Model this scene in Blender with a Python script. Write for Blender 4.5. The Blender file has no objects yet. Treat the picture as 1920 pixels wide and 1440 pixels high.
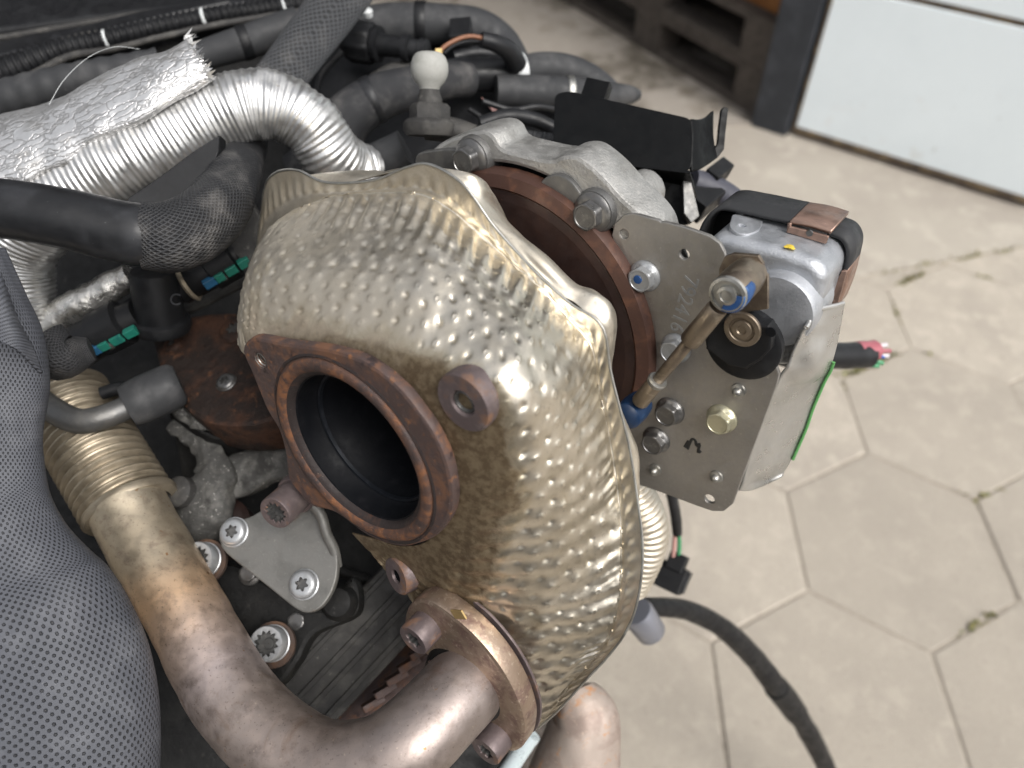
import bpy, bmesh, math, random
import numpy as np
from mathutils import Vector, Matrix

# ------------------------------------------------------------------ camera, sky, sun, exposure
sc = bpy.context.scene
col = sc.collection
F = 1450.0                       # focal length in pixels of a 1920 x 1440 frame
CAM = np.array([0.0, 0.0, 1.25])
PITCH = math.radians(47.0)
RT = np.array([1.0, 0, 0]); UP = np.array([0, math.sin(PITCH), math.cos(PITCH)])
FW = np.array([0, math.cos(PITCH), -math.sin(PITCH)])
cd = bpy.data.cameras.new('camera'); cam = bpy.data.objects.new('camera', cd); col.objects.link(cam)
cam.location = CAM; cam.rotation_euler = (math.radians(90) - PITCH, 0, 0)
cd.sensor_width = 36; cd.lens = 36 * F / 1920; cd.clip_start = 0.02; cd.clip_end = 500
cd.dof.use_dof = True; cd.dof.focus_distance = 0.355; cd.dof.aperture_fstop = 6.8
sc.camera = cam
w = bpy.data.worlds.new('World'); sc.world = w; w.use_nodes = True
nt = w.node_tree; bg = nt.nodes['Background']
sky = nt.nodes.new('ShaderNodeTexSky'); sky.sky_type = 'NISHITA'; sky.sun_disc = False
SUN_EL, SUN_AZ = math.radians(52), math.radians(140)       # azimuth clockwise from +Y
sky.sun_elevation = SUN_EL; sky.sun_rotation = SUN_AZ
sky.air_density = 1.0; sky.dust_density = 6.0; sky.ozone_density = 1.0
hs = nt.nodes.new('ShaderNodeHueSaturation'); hs.inputs['Saturation'].default_value = 0.22
nt.links.new(sky.outputs[0], hs.inputs['Color']); nt.links.new(hs.outputs[0], bg.inputs[0])
bg.inputs[1].default_value = 0.15
sl = bpy.data.lights.new('sun', 'SUN'); sl.energy = 0.9; sl.angle = math.radians(25); sl.color = (1, .96, .9)
sun = bpy.data.objects.new('sun', sl); col.objects.link(sun)
sd = Vector((math.sin(SUN_AZ) * math.cos(SUN_EL), math.cos(SUN_AZ) * math.cos(SUN_EL), math.sin(SUN_EL)))
sun.rotation_euler = sd.to_track_quat('Z', 'Y').to_euler(); sun.location = sd * 20
sc.view_settings.view_transform = 'Standard'; sc.view_settings.look = 'None'
sc.view_settings.exposure = 0.62; sc.view_settings.gamma = 1.0
sc.cycles.max_bounces = 6; sc.cycles.diffuse_bounces = 3; sc.cycles.glossy_bounces = 4
sc.cycles.use_denoising = True; sc.cycles.sample_clamp_indirect = 4

# ------------------------------------------------------------------ helpers: places
V = lambda *a: np.array(a, float)
def P(x, y, d):
    """the point seen at pixel x, y at depth d along the view axis"""
    return CAM + d * ((x - 960) / F * RT - (y - 720) / F * UP + FW)
def C2W(c): return c[0] * RT + c[1] * UP - c[2] * FW
def nrm(v): v = np.asarray(v, float); return v / np.linalg.norm(v)
AX = C2W(nrm(V(.585, .475, -.66)))                        # turbine axis, from outlet towards compressor
T0 = CAM + C2W(V(-.0691, -.0297, -.332))                  # centre of the outlet flange face
E1 = nrm(RT - (RT @ AX) * AX); E2 = np.cross(E1, AX); E2 = E2 * (1 if E2 @ UP > 0 else -1)
def PL(x, y, q, n):
    """pixel ray met with the plane through q with normal n"""
    r = P(x, y, 1) - CAM
    return CAM + r * (((q - CAM) @ n) / (r @ n))
def TP(x, y, a): return PL(x, y, T0 + a * AX, AX)         # pixel on the plane square to the turbine axis at a
def TL(u, v, a): return T0 + a * AX + u * E1 + v * E2
def GR(x, y, z=0.0): return PL(x, y, V(0, 0, z), V(0, 0, 1))
def frame(ax, ref=None):
    z = nrm(ax); r = V(0, 0, 1) if ref is None else ref
    if abs(z @ nrm(r)) > .97: r = V(1, 0, 0)
    x = nrm(np.cross(r, z)); y = np.cross(z, x)
    return np.stack([x, y, z], 1)
rng = np.random.default_rng(7)
def vnoise(x, y, seed=0):
    r = np.random.default_rng(seed).random((64, 64)) * 2 - 1
    xi = np.floor(x).astype(int); yi = np.floor(y).astype(int); fx = x - xi; fy = y - yi
    fx = fx * fx * (3 - 2 * fx); fy = fy * fy * (3 - 2 * fy)
    g = lambda i, j: r[i % 64, j % 64]
    return (g(xi, yi) * (1 - fx) + g(xi + 1, yi) * fx) * (1 - fy) + (g(xi, yi + 1) * (1 - fx) + g(xi + 1, yi + 1) * fx) * fy
def sstep(a, b, x): t = np.clip((x - a) / (b - a), 0, 1); return t * t * (3 - 2 * t)

# ------------------------------------------------------------------ helpers: objects
WLOC = {}
def thing(name, label, cat, loc, group=None):
    o = bpy.data.objects.new(name, None); col.objects.link(o); o.empty_display_size = .02
    o.location = loc; WLOC[o] = np.array(loc, float); o['label'] = label; o['category'] = cat
    if group: o['group'] = group
    return o
def link(name, me, mat, parent, smooth=True, angle=40):
    o = bpy.data.objects.new(name, me); col.objects.link(o); o.parent = parent
    if mat is not None and not me.materials: me.materials.append(mat)
    if smooth:
        for p in me.polygons: p.use_smooth = True
        try: me.set_sharp_from_angle(angle=math.radians(angle))
        except Exception: pass
    base = WLOC[parent] if parent is not None else V(0, 0, 0)
    WLOC[o] = base
    return o
def part(name, geo, mat, parent=None, smooth=True, bevel=0, seg=2, solid=0, label=None, angle=40, off=-1):
    """geo = (verts in world, faces[, uvs per vertex]) -> one mesh object under its parent"""
    v, f = np.asarray(geo[0], float), geo[1]
    base = WLOC[parent] if parent is not None else v.mean(0) * V(1, 1, 0) + V(0, 0, v[:, 2].min())
    me = bpy.data.meshes.new(name); me.from_pydata((v - base).tolist(), [], [tuple(int(i) for i in q) for q in f])
    if len(geo) > 2 and geo[2] is not None:
        uv = me.uv_layers.new(name='UVMap'); li = np.zeros(len(me.loops), int); me.loops.foreach_get('vertex_index', li)
        uv.data.foreach_set('uv', np.asarray(geo[2], np.float32)[li].ravel())
    me.validate(); bm = bmesh.new(); bm.from_mesh(me); bmesh.ops.recalc_face_normals(bm, faces=bm.faces); bm.to_mesh(me); bm.free()
    o = link(name, me, mat, parent, smooth and not bevel, angle)
    if parent is None: o.location = base; WLOC[o] = base
    if solid:
        m = o.modifiers.new('solid', 'SOLIDIFY'); m.thickness = solid; m.offset = off
    if bevel:
        for p in me.polygons: p.use_smooth = True
        m = o.modifiers.new('bevel', 'BEVEL'); m.width = bevel; m.segments = seg; m.limit_method = 'ANGLE'; m.angle_limit = math.radians(35); m.harden_normals = True
    if label: o['label'] = label
    return o
def tag(o, label, cat, group=None, kind=None):
    o['label'] = label; o['category'] = cat
    if group: o['group'] = group
    if kind: o['kind'] = kind
    return o
def join(*gs):
    vs, fs, uv, n = [], [], [], 0
    for g in gs:
        vs.append(np.asarray(g[0], float)); fs += [tuple(i + n for i in q) for q in g[1]]
        uv.append(np.asarray(g[2]) if len(g) > 2 and g[2] is not None else np.zeros((len(g[0]), 2))); n += len(g[0])
    return np.concatenate(vs), fs, np.concatenate(uv)

# ------------------------------------------------------------------ helpers: shapes
def catmull(pts, n):
    """smooth resampling of control rows (any number of columns) to n rows, even in parameter"""
    p = np.asarray(pts, float); k = len(p)
    if k == 2: t = np.linspace(0, 1, n)[:, None]; return p[0] * (1 - t) + p[1] * t
    q = np.vstack([2 * p[0] - p[1], p, 2 * p[-1] - p[-2]])
    t = np.linspace(0, k - 1, n); i = np.minimum(t.astype(int), k - 2); f = (t - i)[:, None]
    a, b, c, d = q[i], q[i + 1], q[i + 2], q[i + 3]
    return .5 * (2 * b + (c - a) * f + (2 * a - 5 * b + 4 * c - d) * f ** 2 + (3 * b - a - 3 * c + d) * f ** 3)
def tube(pts, step=.004, n=24, corr=None, flat=1.0, flatdir=None, caps=True, wob=0, wobscale=80, seed=1, smooth=True):
    """pts: rows (x, y, z, r); corr = (pitch, amplitude, sharpness); flat squeezes along flatdir"""
    p = np.asarray(pts, float)
    dense = catmull(p, 60 * len(p)) if smooth else p
    s = np.concatenate([[0], np.cumsum(np.linalg.norm(np.diff(dense[:, :3], axis=0), axis=1))])
    m = max(2, int(s[-1] / step) + 1); ss = np.linspace(0, s[-1], m)
    c = np.stack([np.interp(ss, s, dense[:, j]) for j in range(4)], 1)
    tg = np.gradient(c[:, :3], axis=0); tg /= np.linalg.norm(tg, axis=1)[:, None]
    u = np.zeros((m, 3)); ref = flatdir if flatdir is not None else (V(0, 0, 1) if abs(tg[0][2]) < .9 else V(1, 0, 0))
    if flatdir is not None:
        for i in range(m): u[i] = nrm(ref - (ref @ tg[i]) * tg[i])
    else:
        u[0] = nrm(ref - (ref @ tg[0]) * tg[0])
        for i in range(1, m): u[i] = nrm(u[i - 1] - (u[i - 1] @ tg[i]) * tg[i])
    w_ = np.cross(tg, u); r = c[:, 3].copy()
    if corr:
        pit, amp, sh = corr; ph = np.cos(2 * math.pi * ss / pit); r = r + amp * np.sign(ph) * np.abs(ph) ** sh
    th = np.linspace(0, 2 * math.pi, n, endpoint=False)
    R = r[:, None] * np.ones(n)
    if wob:
        R = R + wob * (vnoise(ss[:, None] * wobscale + 0 * th, np.cos(th) * 1.7 + 9 + 0 * ss[:, None], seed) + .6 * vnoise(ss[:, None] * wobscale * 2.3 + 0 * th, np.sin(th) * 3 + 20 + 0 * ss[:, None], seed + 1))
    v = c[:, None, :3] + R[..., None] * (flat * np.cos(th)[None, :, None] * u[:, None] + np.sin(th)[None, :, None] * w_[:, None])
    v = v.reshape(-1, 3); f = []
    uvs = np.stack([np.broadcast_to(np.minimum(th, 2 * math.pi - th) * p[:, 3].mean(), (m, n)), np.broadcast_to(ss[:, None], (m, n))], 2).reshape(-1, 2)
    for i in range(m - 1):
        for j in range(n):
            f.append((i * n + j, i * n + (j + 1) % n, (i + 1) * n + (j + 1) % n, (i + 1) * n + j))
    if caps: f.append(tuple(range(n))[::-1]); f.append(tuple((m - 1) * n + j for j in range(n)))
    return v, f, uvs
def px(rows):
    """rows (x, y, depth, radius in pixels) -> world rows"""
    return [np.append(P(x, y, d), r * d / F) for x, y, d, r in rows]
def rad(prof, o, ax, n=32, ref=None, closed=True):
    """turned shape: prof rows (r or r(theta), z) along the axis from o"""
    B = frame(ax, ref); th = np.linspace(0, 2 * math.pi, n, endpoint=False); v = []; f = []
    for r, z in prof:
        rr = np.array([r(t) for t in th]) if callable(r) else np.full(n, float(r))
        loc = np.stack([rr * np.cos(th), rr * np.sin(th), np.full(n, z)], 1); v.append(o + loc @ B.T)
    m = len(prof)
    for i in range(m - 1):
        for j in range(n): f.append((i * n + j, i * n + (j + 1) % n, (i + 1) * n + (j + 1) % n, (i + 1) * n + j))
    if closed: f.append(tuple(range(n))[::-1]); f.append(tuple((m - 1) * n + j for j in range(n)))
    return np.concatenate(v), f
def prism(pts, ext):
    p = np.asarray(pts, float); n = len(p); v = np.vstack([p, p + ext])
    f = [tuple(range(n))[::-1], tuple(range(n, 2 * n))] + [(i, (i + 1) % n, n + (i + 1) % n, n + i) for i in range(n)]
    return v, f
def box(c, B, h):
    s = V(-1, 1); v = [c + B @ (V(x, y, z) * h) for x in s for y in s for z in s]
    return np.array(v), [(0, 1, 3, 2), (4, 6, 7, 5), (0, 4, 5, 1), (2, 3, 7, 6), (0, 2, 6, 4), (1, 5, 7, 3)]
def grid(g, uv=None):
    a, b = g.shape[:2]; f = [(i * b + j, i * b + j + 1, (i + 1) * b + j + 1, (i + 1) * b + j) for i in range(a - 1) for j in range(b - 1)]
    return g.reshape(-1, 3), f, (None if uv is None else uv.reshape(-1, 2))
def loft(rows, na, nb):
    """rows: list of lists of world points -> smooth sheet na x nb"""
    R = np.asarray(rows, float); k, m = R.shape[:2]
    a = np.stack([catmull(R[i], nb) for i in range(k)], 0)
    return catmull(a.reshape(k, -1), na).reshape(na, nb, 3)
def rounded(p2, r, k=5):
    p = [np.asarray(q, float) for q in p2]; n = len(p); out = []
    for i in range(n):
        a, b, c = p[i - 1], p[i], p[(i + 1) % n]; l = min(r, .45 * np.linalg.norm(a - b), .45 * np.linalg.norm(c - b))
        s, e = b + nrm(a - b) * l, b + nrm(c - b) * l
        for t in np.linspace(0, 1, k): out.append((1 - t) ** 2 * s + 2 * t * (1 - t) * b + t * t * e)
    return out
def cut_plate(outline, holes, o, B, thick, bev):
    """flat plate: outline and holes are 3D points on the plane (o, B); grows along +B.z by thick"""
    cu = bpy.data.curves.new('tmp', 'CURVE'); cu.dimensions = '2D'; cu.fill_mode = 'BOTH'
    cu.extrude = max(1e-5, thick / 2 - bev); cu.bevel_depth = bev; cu.bevel_resolution = 1; cu.offset = -bev
    for ring in [outline] + holes:
        s = cu.splines.new('POLY'); q = (np.asarray(ring) - o) @ B
        s.points.add(len(q) - 1)
        for i, t in enumerate(q): s.points[i].co = (t[0], t[1], 0, 1)
        s.use_cyclic_u = True
    ob = bpy.data.objects.new('tmp', cu); col.objects.link(ob)
    me = bpy.data.meshes.new_from_object(ob.evaluated_get(bpy.context.evaluated_depsgraph_get())); bpy.data.objects.remove(ob)
    v = np.zeros(len(me.vertices) * 3); me.vertices.foreach_get('co', v); v = v.reshape(-1, 3); v[:, 2] += thick / 2
    f = [tuple(p.vertices) for p in me.polygons]; bpy.data.meshes.remove(me)
    return o + v @ B.T, f
def ring_px(x, y, rx, q, n, k=20, ry=None):
    c = PL(x, y, q, n); B = frame(n)
    R = rx * ((c - CAM) @ FW) / F
    return [c + R * (math.cos(t) * B[:, 0] + math.sin(t) * B[:, 1]) for t in np.linspace(0, 2 * math.pi, k, endpoint=False)]
def text(s, size, o, xdir, ydir, depth=.0002):
    cu = bpy.data.curves.new('tmp', 'FONT'); cu.body = s; cu.size = size; cu.extrude = depth
    ob = bpy.data.objects.new('tmp', cu); col.objects.link(ob)
    me = bpy.data.meshes.new_from_object(ob.evaluated_get(bpy.context.evaluated_depsgraph_get())); bpy.data.objects.remove(ob)
    v = np.array([list(q.co) for q in me.vertices]); f = [tuple(p.vertices) for p in me.polygons]; bpy.data.meshes.remove(me)
    x, y = nrm(xdir), nrm(ydir - (ydir @ nrm(xdir)) * nrm(xdir)); z = np.cross(x, y)
    return o + v @ np.stack([x, y, z]), f
# bolts -------------------------------------------------------------
HEX = lambda af: (lambda t: af / 2 / math.cos((t % (math.pi / 3)) - math.pi / 6))
def star(r, amp, k): return lambda t: r + amp * math.cos(k * t)
def hexbolt(o, ax, af=.013, h=.007, fl=.0092, spin=0):
    hx = lambda t: HEX(af)(t + spin)
    hc = lambda t: min(hx(t), af * .53)
    return rad([(fl, 0), (fl, .0008), (fl * .93, .0016), (lambda t: min(hx(t) * 1.02, fl), .0024), (hx, .0027), (hx, h - .0008), (hc, h - .0003), (af * .47, h), (af * .44, h), (af * .42, h - .0004), (.0004, h - .0004)], o, ax, 48)
def torxbolt(o, ax, R=.0075, h=.0042, rec=.0034, lobes=6):
    """button head screw: (head, dark star recess)"""
    st = star(rec * .85, rec * .17, lobes)
    head = rad([(R * 1.08, 0), (R * 1.08, .0009), (R, .0012), (R * .97, h * .6), (R * .85, h * .9), (R * .66, h), (lambda t: st(t) * 1.06, h), (st, h - .0003), (st, h - .0008)], o, ax, 72, closed=False)
    return head, rad([(st, h - .0007), (st, h - .0026), (.0003, h - .0026)], o, ax, 72, closed=False)
def capbolt(o, ax, R=.0068, h=.013, rec=.0046, lobes=12, wash=0):
    st = star(rec * .88, rec * .12, lobes)
    pr = [(R, 0), (R, h - .0007), (R * .95, h), (rec * 1.14, h), (lambda t: st(t) * 1.03, h - .0002), (st, h - .0006), (st, h - .001)]
    if wash: pr = [(R * wash, 0), (R * wash, .0012), (R, .0014)] + pr[1:]
    return rad(pr, o, ax, 72, closed=False), rad([(st, h - .0009), (st, h - .0045), (rec * .45, h - .0045), (rec * .4, h - .0040), (.0003, h - .0040)], o, ax, 72, closed=False)
def screw(name, geo, m, parent, label=None, cat=None, group=None):
    o = part(name, geo[0], m, parent)
    part('recess', geo[1], M['recess'], o)
    if cat: tag(o, label, cat, group)
    return o
# ------------------------------------------------------------------ materials
def node(nt, t, **kw):
    n = nt.nodes.new(t)
    for k, v in kw.items(): setattr(n, k, v)
    return n
def coord(nt, kind='Object', scale=None):
    if kind == 'World': out = node(nt, 'ShaderNodeNewGeometry').outputs['Position']
    else: out = node(nt, 'ShaderNodeTexCoord').outputs[kind]
    if scale is not None:
        mp = node(nt, 'ShaderNodeMapping'); mp.inputs['Scale'].default_value = scale; nt.links.new(out, mp.inputs[0]); out = mp.outputs[0]
    return out
def noise(nt, vec, scale, detail=4, rough=.6, dist=0):
    n = node(nt, 'ShaderNodeTexNoise'); n.inputs['Scale'].default_value = scale; n.inputs['Detail'].default_value = detail
    n.inputs['Roughness'].default_value = rough; n.inputs['Distortion'].default_value = dist; nt.links.new(vec, n.inputs['Vector']); return n.outputs[0]
def ramp(nt, fac, lo, hi, a=0.0, b=1.0):
    m = node(nt, 'ShaderNodeMapRange'); m.interpolation_type = 'SMOOTHSTEP'; nt.links.new(fac, m.inputs[0])
    m.inputs[1].default_value = lo; m.inputs[2].default_value = hi; m.inputs[3].default_value = a; m.inputs[4].default_value = b; return m.outputs[0]
def mixc(nt, fac, a, b):
    m = node(nt, 'ShaderNodeMix', data_type='RGBA')
    for s, val in ((0, fac), (6, a), (7, b)):
        if hasattr(val, 'links'): nt.links.new(val, m.inputs[s])
        else: m.inputs[s].default_value = (*val, 1) if isinstance(val, tuple) else val
    return m.outputs[2]
def mathn(nt, op, a, b=None):
    m = node(nt, 'ShaderNodeMath', operation=op)
    for i, val in enumerate((a, b)):
        if val is None: continue
        if hasattr(val, 'links'): nt.links.new(val, m.inputs[i])
        else: m.inputs[i].default_value = val
    return m.outputs[0]
def new(name):
    m = bpy.data.materials.new(name); m.use_nodes = True; nt = m.node_tree; return m, nt, nt.nodes['Principled BSDF']
def bumpn(nt, h, strength, dist, prev=None):
    b = node(nt, 'ShaderNodeBump'); b.inputs['Strength'].default_value = strength; b.inputs['Distance'].default_value = dist
    nt.links.new(h, b.inputs['Height'])
    if prev is not None: nt.links.new(prev, b.inputs['Normal'])
    return b.outputs[0]
def mat(name, base, rough=.5, metal=0.0, layers=(), rv=.12, rs=150, bump=None, spec=.5, coat=0, kind='Object', stretch=None, vary=0):
    """layers: (scale, lo, hi, colour[, roughness, metallic]) masks of noise laid over the base; bump = (scale, strength, distance)"""
    m, nt, b = new(name); v = coord(nt, kind, stretch)
    c = base; ro = None; me = None
    n0 = noise(nt, v, rs, 5); ro = ramp(nt, n0, .3, .7, max(.03, rough - rv), min(1, rough + rv))
    for i, L in enumerate(layers):
        f = ramp(nt, noise(nt, v, L[0], 6, .62, .3), L[1], L[2]); c = mixc(nt, f, c, L[3])
        if len(L) > 4:
            mm = node(nt, 'ShaderNodeMix', data_type='FLOAT'); nt.links.new(f, mm.inputs[0]); nt.links.new(ro, mm.inputs[2]); mm.inputs[3].default_value = L[4]; ro = mm.outputs[0]
        if len(L) > 5:
            mm = node(nt, 'ShaderNodeMix', data_type='FLOAT'); nt.links.new(f, mm.inputs[0])
            if me is None: mm.inputs[2].default_value = metal
            else: nt.links.new(me, mm.inputs[2])
            mm.inputs[3].default_value = L[5]; me = mm.outputs[0]
    if vary:
        oi = node(nt, 'ShaderNodeObjectInfo'); c = mixc(nt, ramp(nt, oi.outputs['Random'], 0, 1, 0, vary), c, tuple(x * .72 for x in base))
    if isinstance(c, tuple): b.inputs['Base Color'].default_value = (*c, 1)
    else: nt.links.new(c, b.inputs['Base Color'])
    nt.links.new(ro, b.inputs['Roughness'])
    if me is None: b.inputs['Metallic'].default_value = metal
    else: nt.links.new(me, b.inputs['Metallic'])
    b.inputs['Specular IOR Level'].default_value = spec; b.inputs['Coat Weight'].default_value = coat
    if bump: nt.links.new(bumpn(nt, noise(nt, v, bump[0], 5, .65), bump[1], bump[2]), b.inputs['Normal'])
    return m
def weave(name, dark, light, p, q, rough=.6, depth=.0004, dust=(.2, .19, .18), dustamt=.4, braid=True):
    """braided or knitted sleeve, laid out along the sleeve (UV in metres)"""
    m, nt, b = new(name); uv = coord(nt, 'UV'); o = coord(nt, 'Object')
    sp = node(nt, 'ShaderNodeSeparateXYZ'); nt.links.new(uv, sp.inputs[0])
    wob = mathn(nt, 'MULTIPLY', noise(nt, o, 90, 2), 1.2)
    a = mathn(nt, 'ADD', mathn(nt, 'MULTIPLY', sp.outputs[0], 2 * math.pi / p), wob); c = mathn(nt, 'ADD', mathn(nt, 'MULTIPLY', sp.outputs[1], 2 * math.pi / q), wob)
    if braid:
        s = mathn(nt, 'SINE', mathn(nt, 'ADD', a, c)); t = mathn(nt, 'SINE', mathn(nt, 'SUBTRACT', a, c)); h = mathn(nt, 'ADD', mathn(nt, 'MULTIPLY', mathn(nt, 'MAXIMUM', s, t), .5), .5)
        f = ramp(nt, h, .35, 1.0)
    else:
        h = mathn(nt, 'MULTIPLY', mathn(nt, 'SINE', a), mathn(nt, 'SINE', c)); h = ramp(nt, h, .25, .85, 1, 0); f = h
    cc = mixc(nt, f, dark, light)
    du = ramp(nt, noise(nt, o, 60, 6), .45, .8, 0, dustamt); cc = mixc(nt, du, cc, dust)
    sp2 = ramp(nt, noise(nt, o, 900, 2), .74, .8, 0, .55); cc = mixc(nt, sp2, cc, (.45, .44, .42))
    nt.links.new(cc, b.inputs['Base Color']); b.inputs['Roughness'].default_value = rough; b.inputs['Specular IOR Level'].default_value = .35
    nt.links.new(bumpn(nt, h, 1, depth), b.inputs['Normal']); return m

M = {}
# heat shield sheet: pale gold stainless, baked brown round the outlet (attribute 'stain' = where heat browned it)
def shield_mat():
    m, nt, b = new('shield_steel'); v = coord(nt)
    at = node(nt, 'ShaderNodeAttribute'); at.attribute_name = 'stain'
    nz = noise(nt, v, 110, 7, .68, .4); st = mathn(nt, 'ADD', at.outputs['Fac'], mathn(nt, 'MULTIPLY', mathn(nt, 'SUBTRACT', nz, .5), .75))
    f = ramp(nt, st, .38, .72)
    gold = mixc(nt, ramp(nt, noise(nt, v, 45, 5), .38, .66), (.74, .685, .585), (.64, .585, .485))
    gold = mixc(nt, ramp(nt, st, .22, .50), gold, (.60, .53, .40))
    gold = mixc(nt, ramp(nt, noise(nt, v, 330, 6, .7), .56, .72, 0, .6), gold, (.40, .36, .30))
    brown = mixc(nt, ramp(nt, noise(nt, v, 260, 7, .7), .40, .62), (.135, .098, .060), (.23, .18, .115))
    c = mixc(nt, f, gold, brown)
    c = mixc(nt, ramp(nt, noise(nt, v, 1300, 2), .70, .76, 0, .8), c, (.33, .29, .22))
    at2 = node(nt, 'ShaderNodeAttribute'); at2.attribute_name = 'dust'
    du = ramp(nt, mathn(nt, 'ADD', at2.outputs['Fac'], mathn(nt, 'MULTIPLY', mathn(nt, 'SUBTRACT', nz, .5), .9)), .3, .95, 0, .6)
    c = mixc(nt, du, c, (.36, .315, .25))
    nt.links.new(c, b.inputs['Base Color'])
    r = ramp(nt, noise(nt, v, 240, 5), .3, .7, .32, .45)
    mx = node(nt, 'ShaderNodeMix', data_type='FLOAT'); nt.links.new(f, mx.inputs[0]); nt.links.new(r, mx.inputs[2]); mx.inputs[3].default_value = .5
    mx2 = node(nt, 'ShaderNodeMix', data_type='FLOAT'); nt.links.new(du, mx2.inputs[0]); nt.links.new(mx.outputs[0], mx2.inputs[2]); mx2.inputs[3].default_value = .55
    nt.links.new(mx2.outputs[0], b.inputs['Roughness'])
    nt.links.new(mathn(nt, 'SUBTRACT', ramp(nt, f, 0, 1, 1, .7), mathn(nt, 'MULTIPLY', du, .5)), b.inputs['Metallic'])
    nt.links.new(bumpn(nt, noise(nt, v, 500, 6, .7), .22, .0004), b.inputs['Normal']); return m
M['shield'] = shield_mat()
M['rust'] = mat('rusty_cast_iron', (.078, .053, .048), .62, .3, [(70, .45, .64, (.13, .060, .032), .8, 0), (260, .57, .71, (.20, .085, .034), .85, 0), (160, .56, .7, (.050, .036, .036), .5, .5), (700, .66, .74, (.27, .23, .21), .6, .3)], bump=(500, .5, .0006))
M['rust_ring'] = mat('orange_rusted_ring', (.085, .045, .032), .72, .1, [(140, .44, .62, (.175, .072, .030), .85, 0), (60, .46, .64, (.052, .038, .036), .6, .3), (340, .60, .72, (.22, .095, .042), .85, 0), (900, .66, .74, (.28, .23, .20), .6, .2)], bump=(600, .7, .0006))
M['dark_rust'] = mat('dark_scaled_iron', (.026, .019, .018), .65, .2, [(120, .52, .7, (.07, .034, .022)), (700, .66, .75, (.16, .11, .08))], bump=(500, .6, .0005))
M['rust_disc'] = mat('dark_red_disc', (.024, .012, .010), .55, .2, [(40, .45, .7, (.038, .018, .0135)), (600, .66, .78, (.10, .05, .034))], bump=(700, .25, .0003))
M['manifold'] = mat('burnt_manifold_iron', (.020, .014, .012), .7, .1, [(35, .46, .64, (.050, .024, .015)), (120, .56, .7, (.085, .040, .022)), (260, .58, .7, (.012, .010, .009)), (800, .66, .75, (.14, .11, .09))], bump=(180, .8, .0016), spec=.25)
M['rust_rim'] = mat('bright_rust_rim', (.058, .027, .019), .55, .25, [(90, .48, .68, (.105, .047, .028)), (150, .6, .75, (.045, .022, .018))], bump=(500, .3, .0004))
M['soot_hole_shade'] = mat('soot_hole_shade_black', (.004, .0045, .006), .6, 0, [(150, .56, .7, (.009, .009, .011)), (700, .70, .76, (.06, .05, .04))], bump=(300, .3, .0005), spec=.15)  # soot in the bore; shallow holes borrow it as painted depth shade
M['bore'] = mat('dark_turbine_bore', (.012, .014, .018), .45, .3, [(150, .5, .7, (.022, .024, .03)), (600, .70, .76, (.08, .065, .05))], bump=(300, .4, .0005), spec=.3)
M['purple'] = mat('purple_brown_steel', (.115, .090, .090), .55, .5, [(80, .52, .68, (.16, .085, .05), .8, .1), (240, .5, .7, (.15, .12, .115)), (800, .68, .76, (.28, .24, .22))], bump=(500, .35, .0005))
M['alu'] = mat('cast_aluminium', (.38, .375, .36), .5, .7, [(60, .45, .7, (.27, .265, .25)), (420, .55, .72, (.48, .47, .45)), (900, .62, .72, (.17, .165, .155), .7, .3)], bump=(700, .7, .0007))
M['alu_dark'] = mat('grey_machined_metal', (.13, .13, .128), .45, .7, [(70, .45, .7, (.19, .185, .175)), (700, .66, .75, (.3, .29, .27))], bump=(600, .35, .0004))
M['alu_box'] = mat('grey_die_cast_box', (.46, .475, .50), .42, .7, [(90, .45, .7, (.37, .385, .41)), (500, .58, .74, (.60, .615, .63), .35)], bump=(900, .5, .0005))
M['steel'] = mat('dull_zinc_steel', (.40, .395, .37), .42, .9, [(90, .4, .68, (.29, .285, .265)), (800, .64, .74, (.2, .19, .17))], bump=(600, .2, .0003))
M['plate'] = mat('brushed_stainless_plate', (.36, .345, .325), .46, .85, [(25, .4, .68, (.29, .28, .262)), (600, .62, .75, (.52, .5, .47))], rs=400, bump=(900, .2, .0002))
M['bolt'] = mat('dark_steel_bolt', (.16, .158, .155), .38, .85, [(200, .5, .7, (.24, .235, .225)), (90, .6, .75, (.10, .085, .07))], bump=(500, .3, .0004))
M['zinc'] = mat('zinc_plated_bolt', (.36, .37, .38), .42, .6, [(150, .45, .7, (.28, .29, .295)), (500, .66, .78, (.30, .28, .24))], bump=(500, .12, .0003))
M['recess'] = mat('shadowed_recess_steel', (.10, .10, .098), .5, .7, [(200, .5, .7, (.16, .155, .15))])  # darker than the heads: recess and thread shade put into the colour
M['washer'] = mat('rusty_washer', (.055, .036, .028), .6, .3, [(90, .5, .7, (.11, .06, .035))])
M['bracket'] = mat('dull_bracket_steel', (.15, .147, .138), .55, .5, [(60, .42, .68, (.11, .108, .10)), (700, .60, .72, (.22, .215, .20)), (50, .60, .72, (.13, .10, .075))], bump=(700, .3, .0004))
M['zinc_yellow'] = mat('yellowed_bolt', (.48, .46, .33), .42, .75, [(150, .45, .7, (.36, .34, .26))], bump=(500, .3, .0004))
M['brown_steel'] = mat('heat_browned_steel', (.25, .205, .155), .40, .85, [(70, .45, .65, (.155, .125, .10)), (200, .55, .72, (.36, .31, .24))], bump=(400, .2, .0003))
M['bright_sheet'] = mat('bright_aluminium_sheet', (.54, .535, .515), .36, .85, [(40, .45, .7, (.45, .445, .425)), (500, .64, .75, (.42, .41, .38))], bump=(200, .2, .0006))
M['copper'] = mat('copper_clip', (.36, .24, .19), .45, .8, [(120, .45, .7, (.24, .165, .135)), (500, .6, .75, (.5, .36, .29))], bump=(500, .25, .0003))
M['black'] = mat('black_plastic', (.007, .0073, .0083), .5, 0, [(60, .48, .72, (.014, .0147, .016)), (500, .68, .76, (.06, .06, .058))], bump=(300, .25, .0004), spec=.28)
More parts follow.
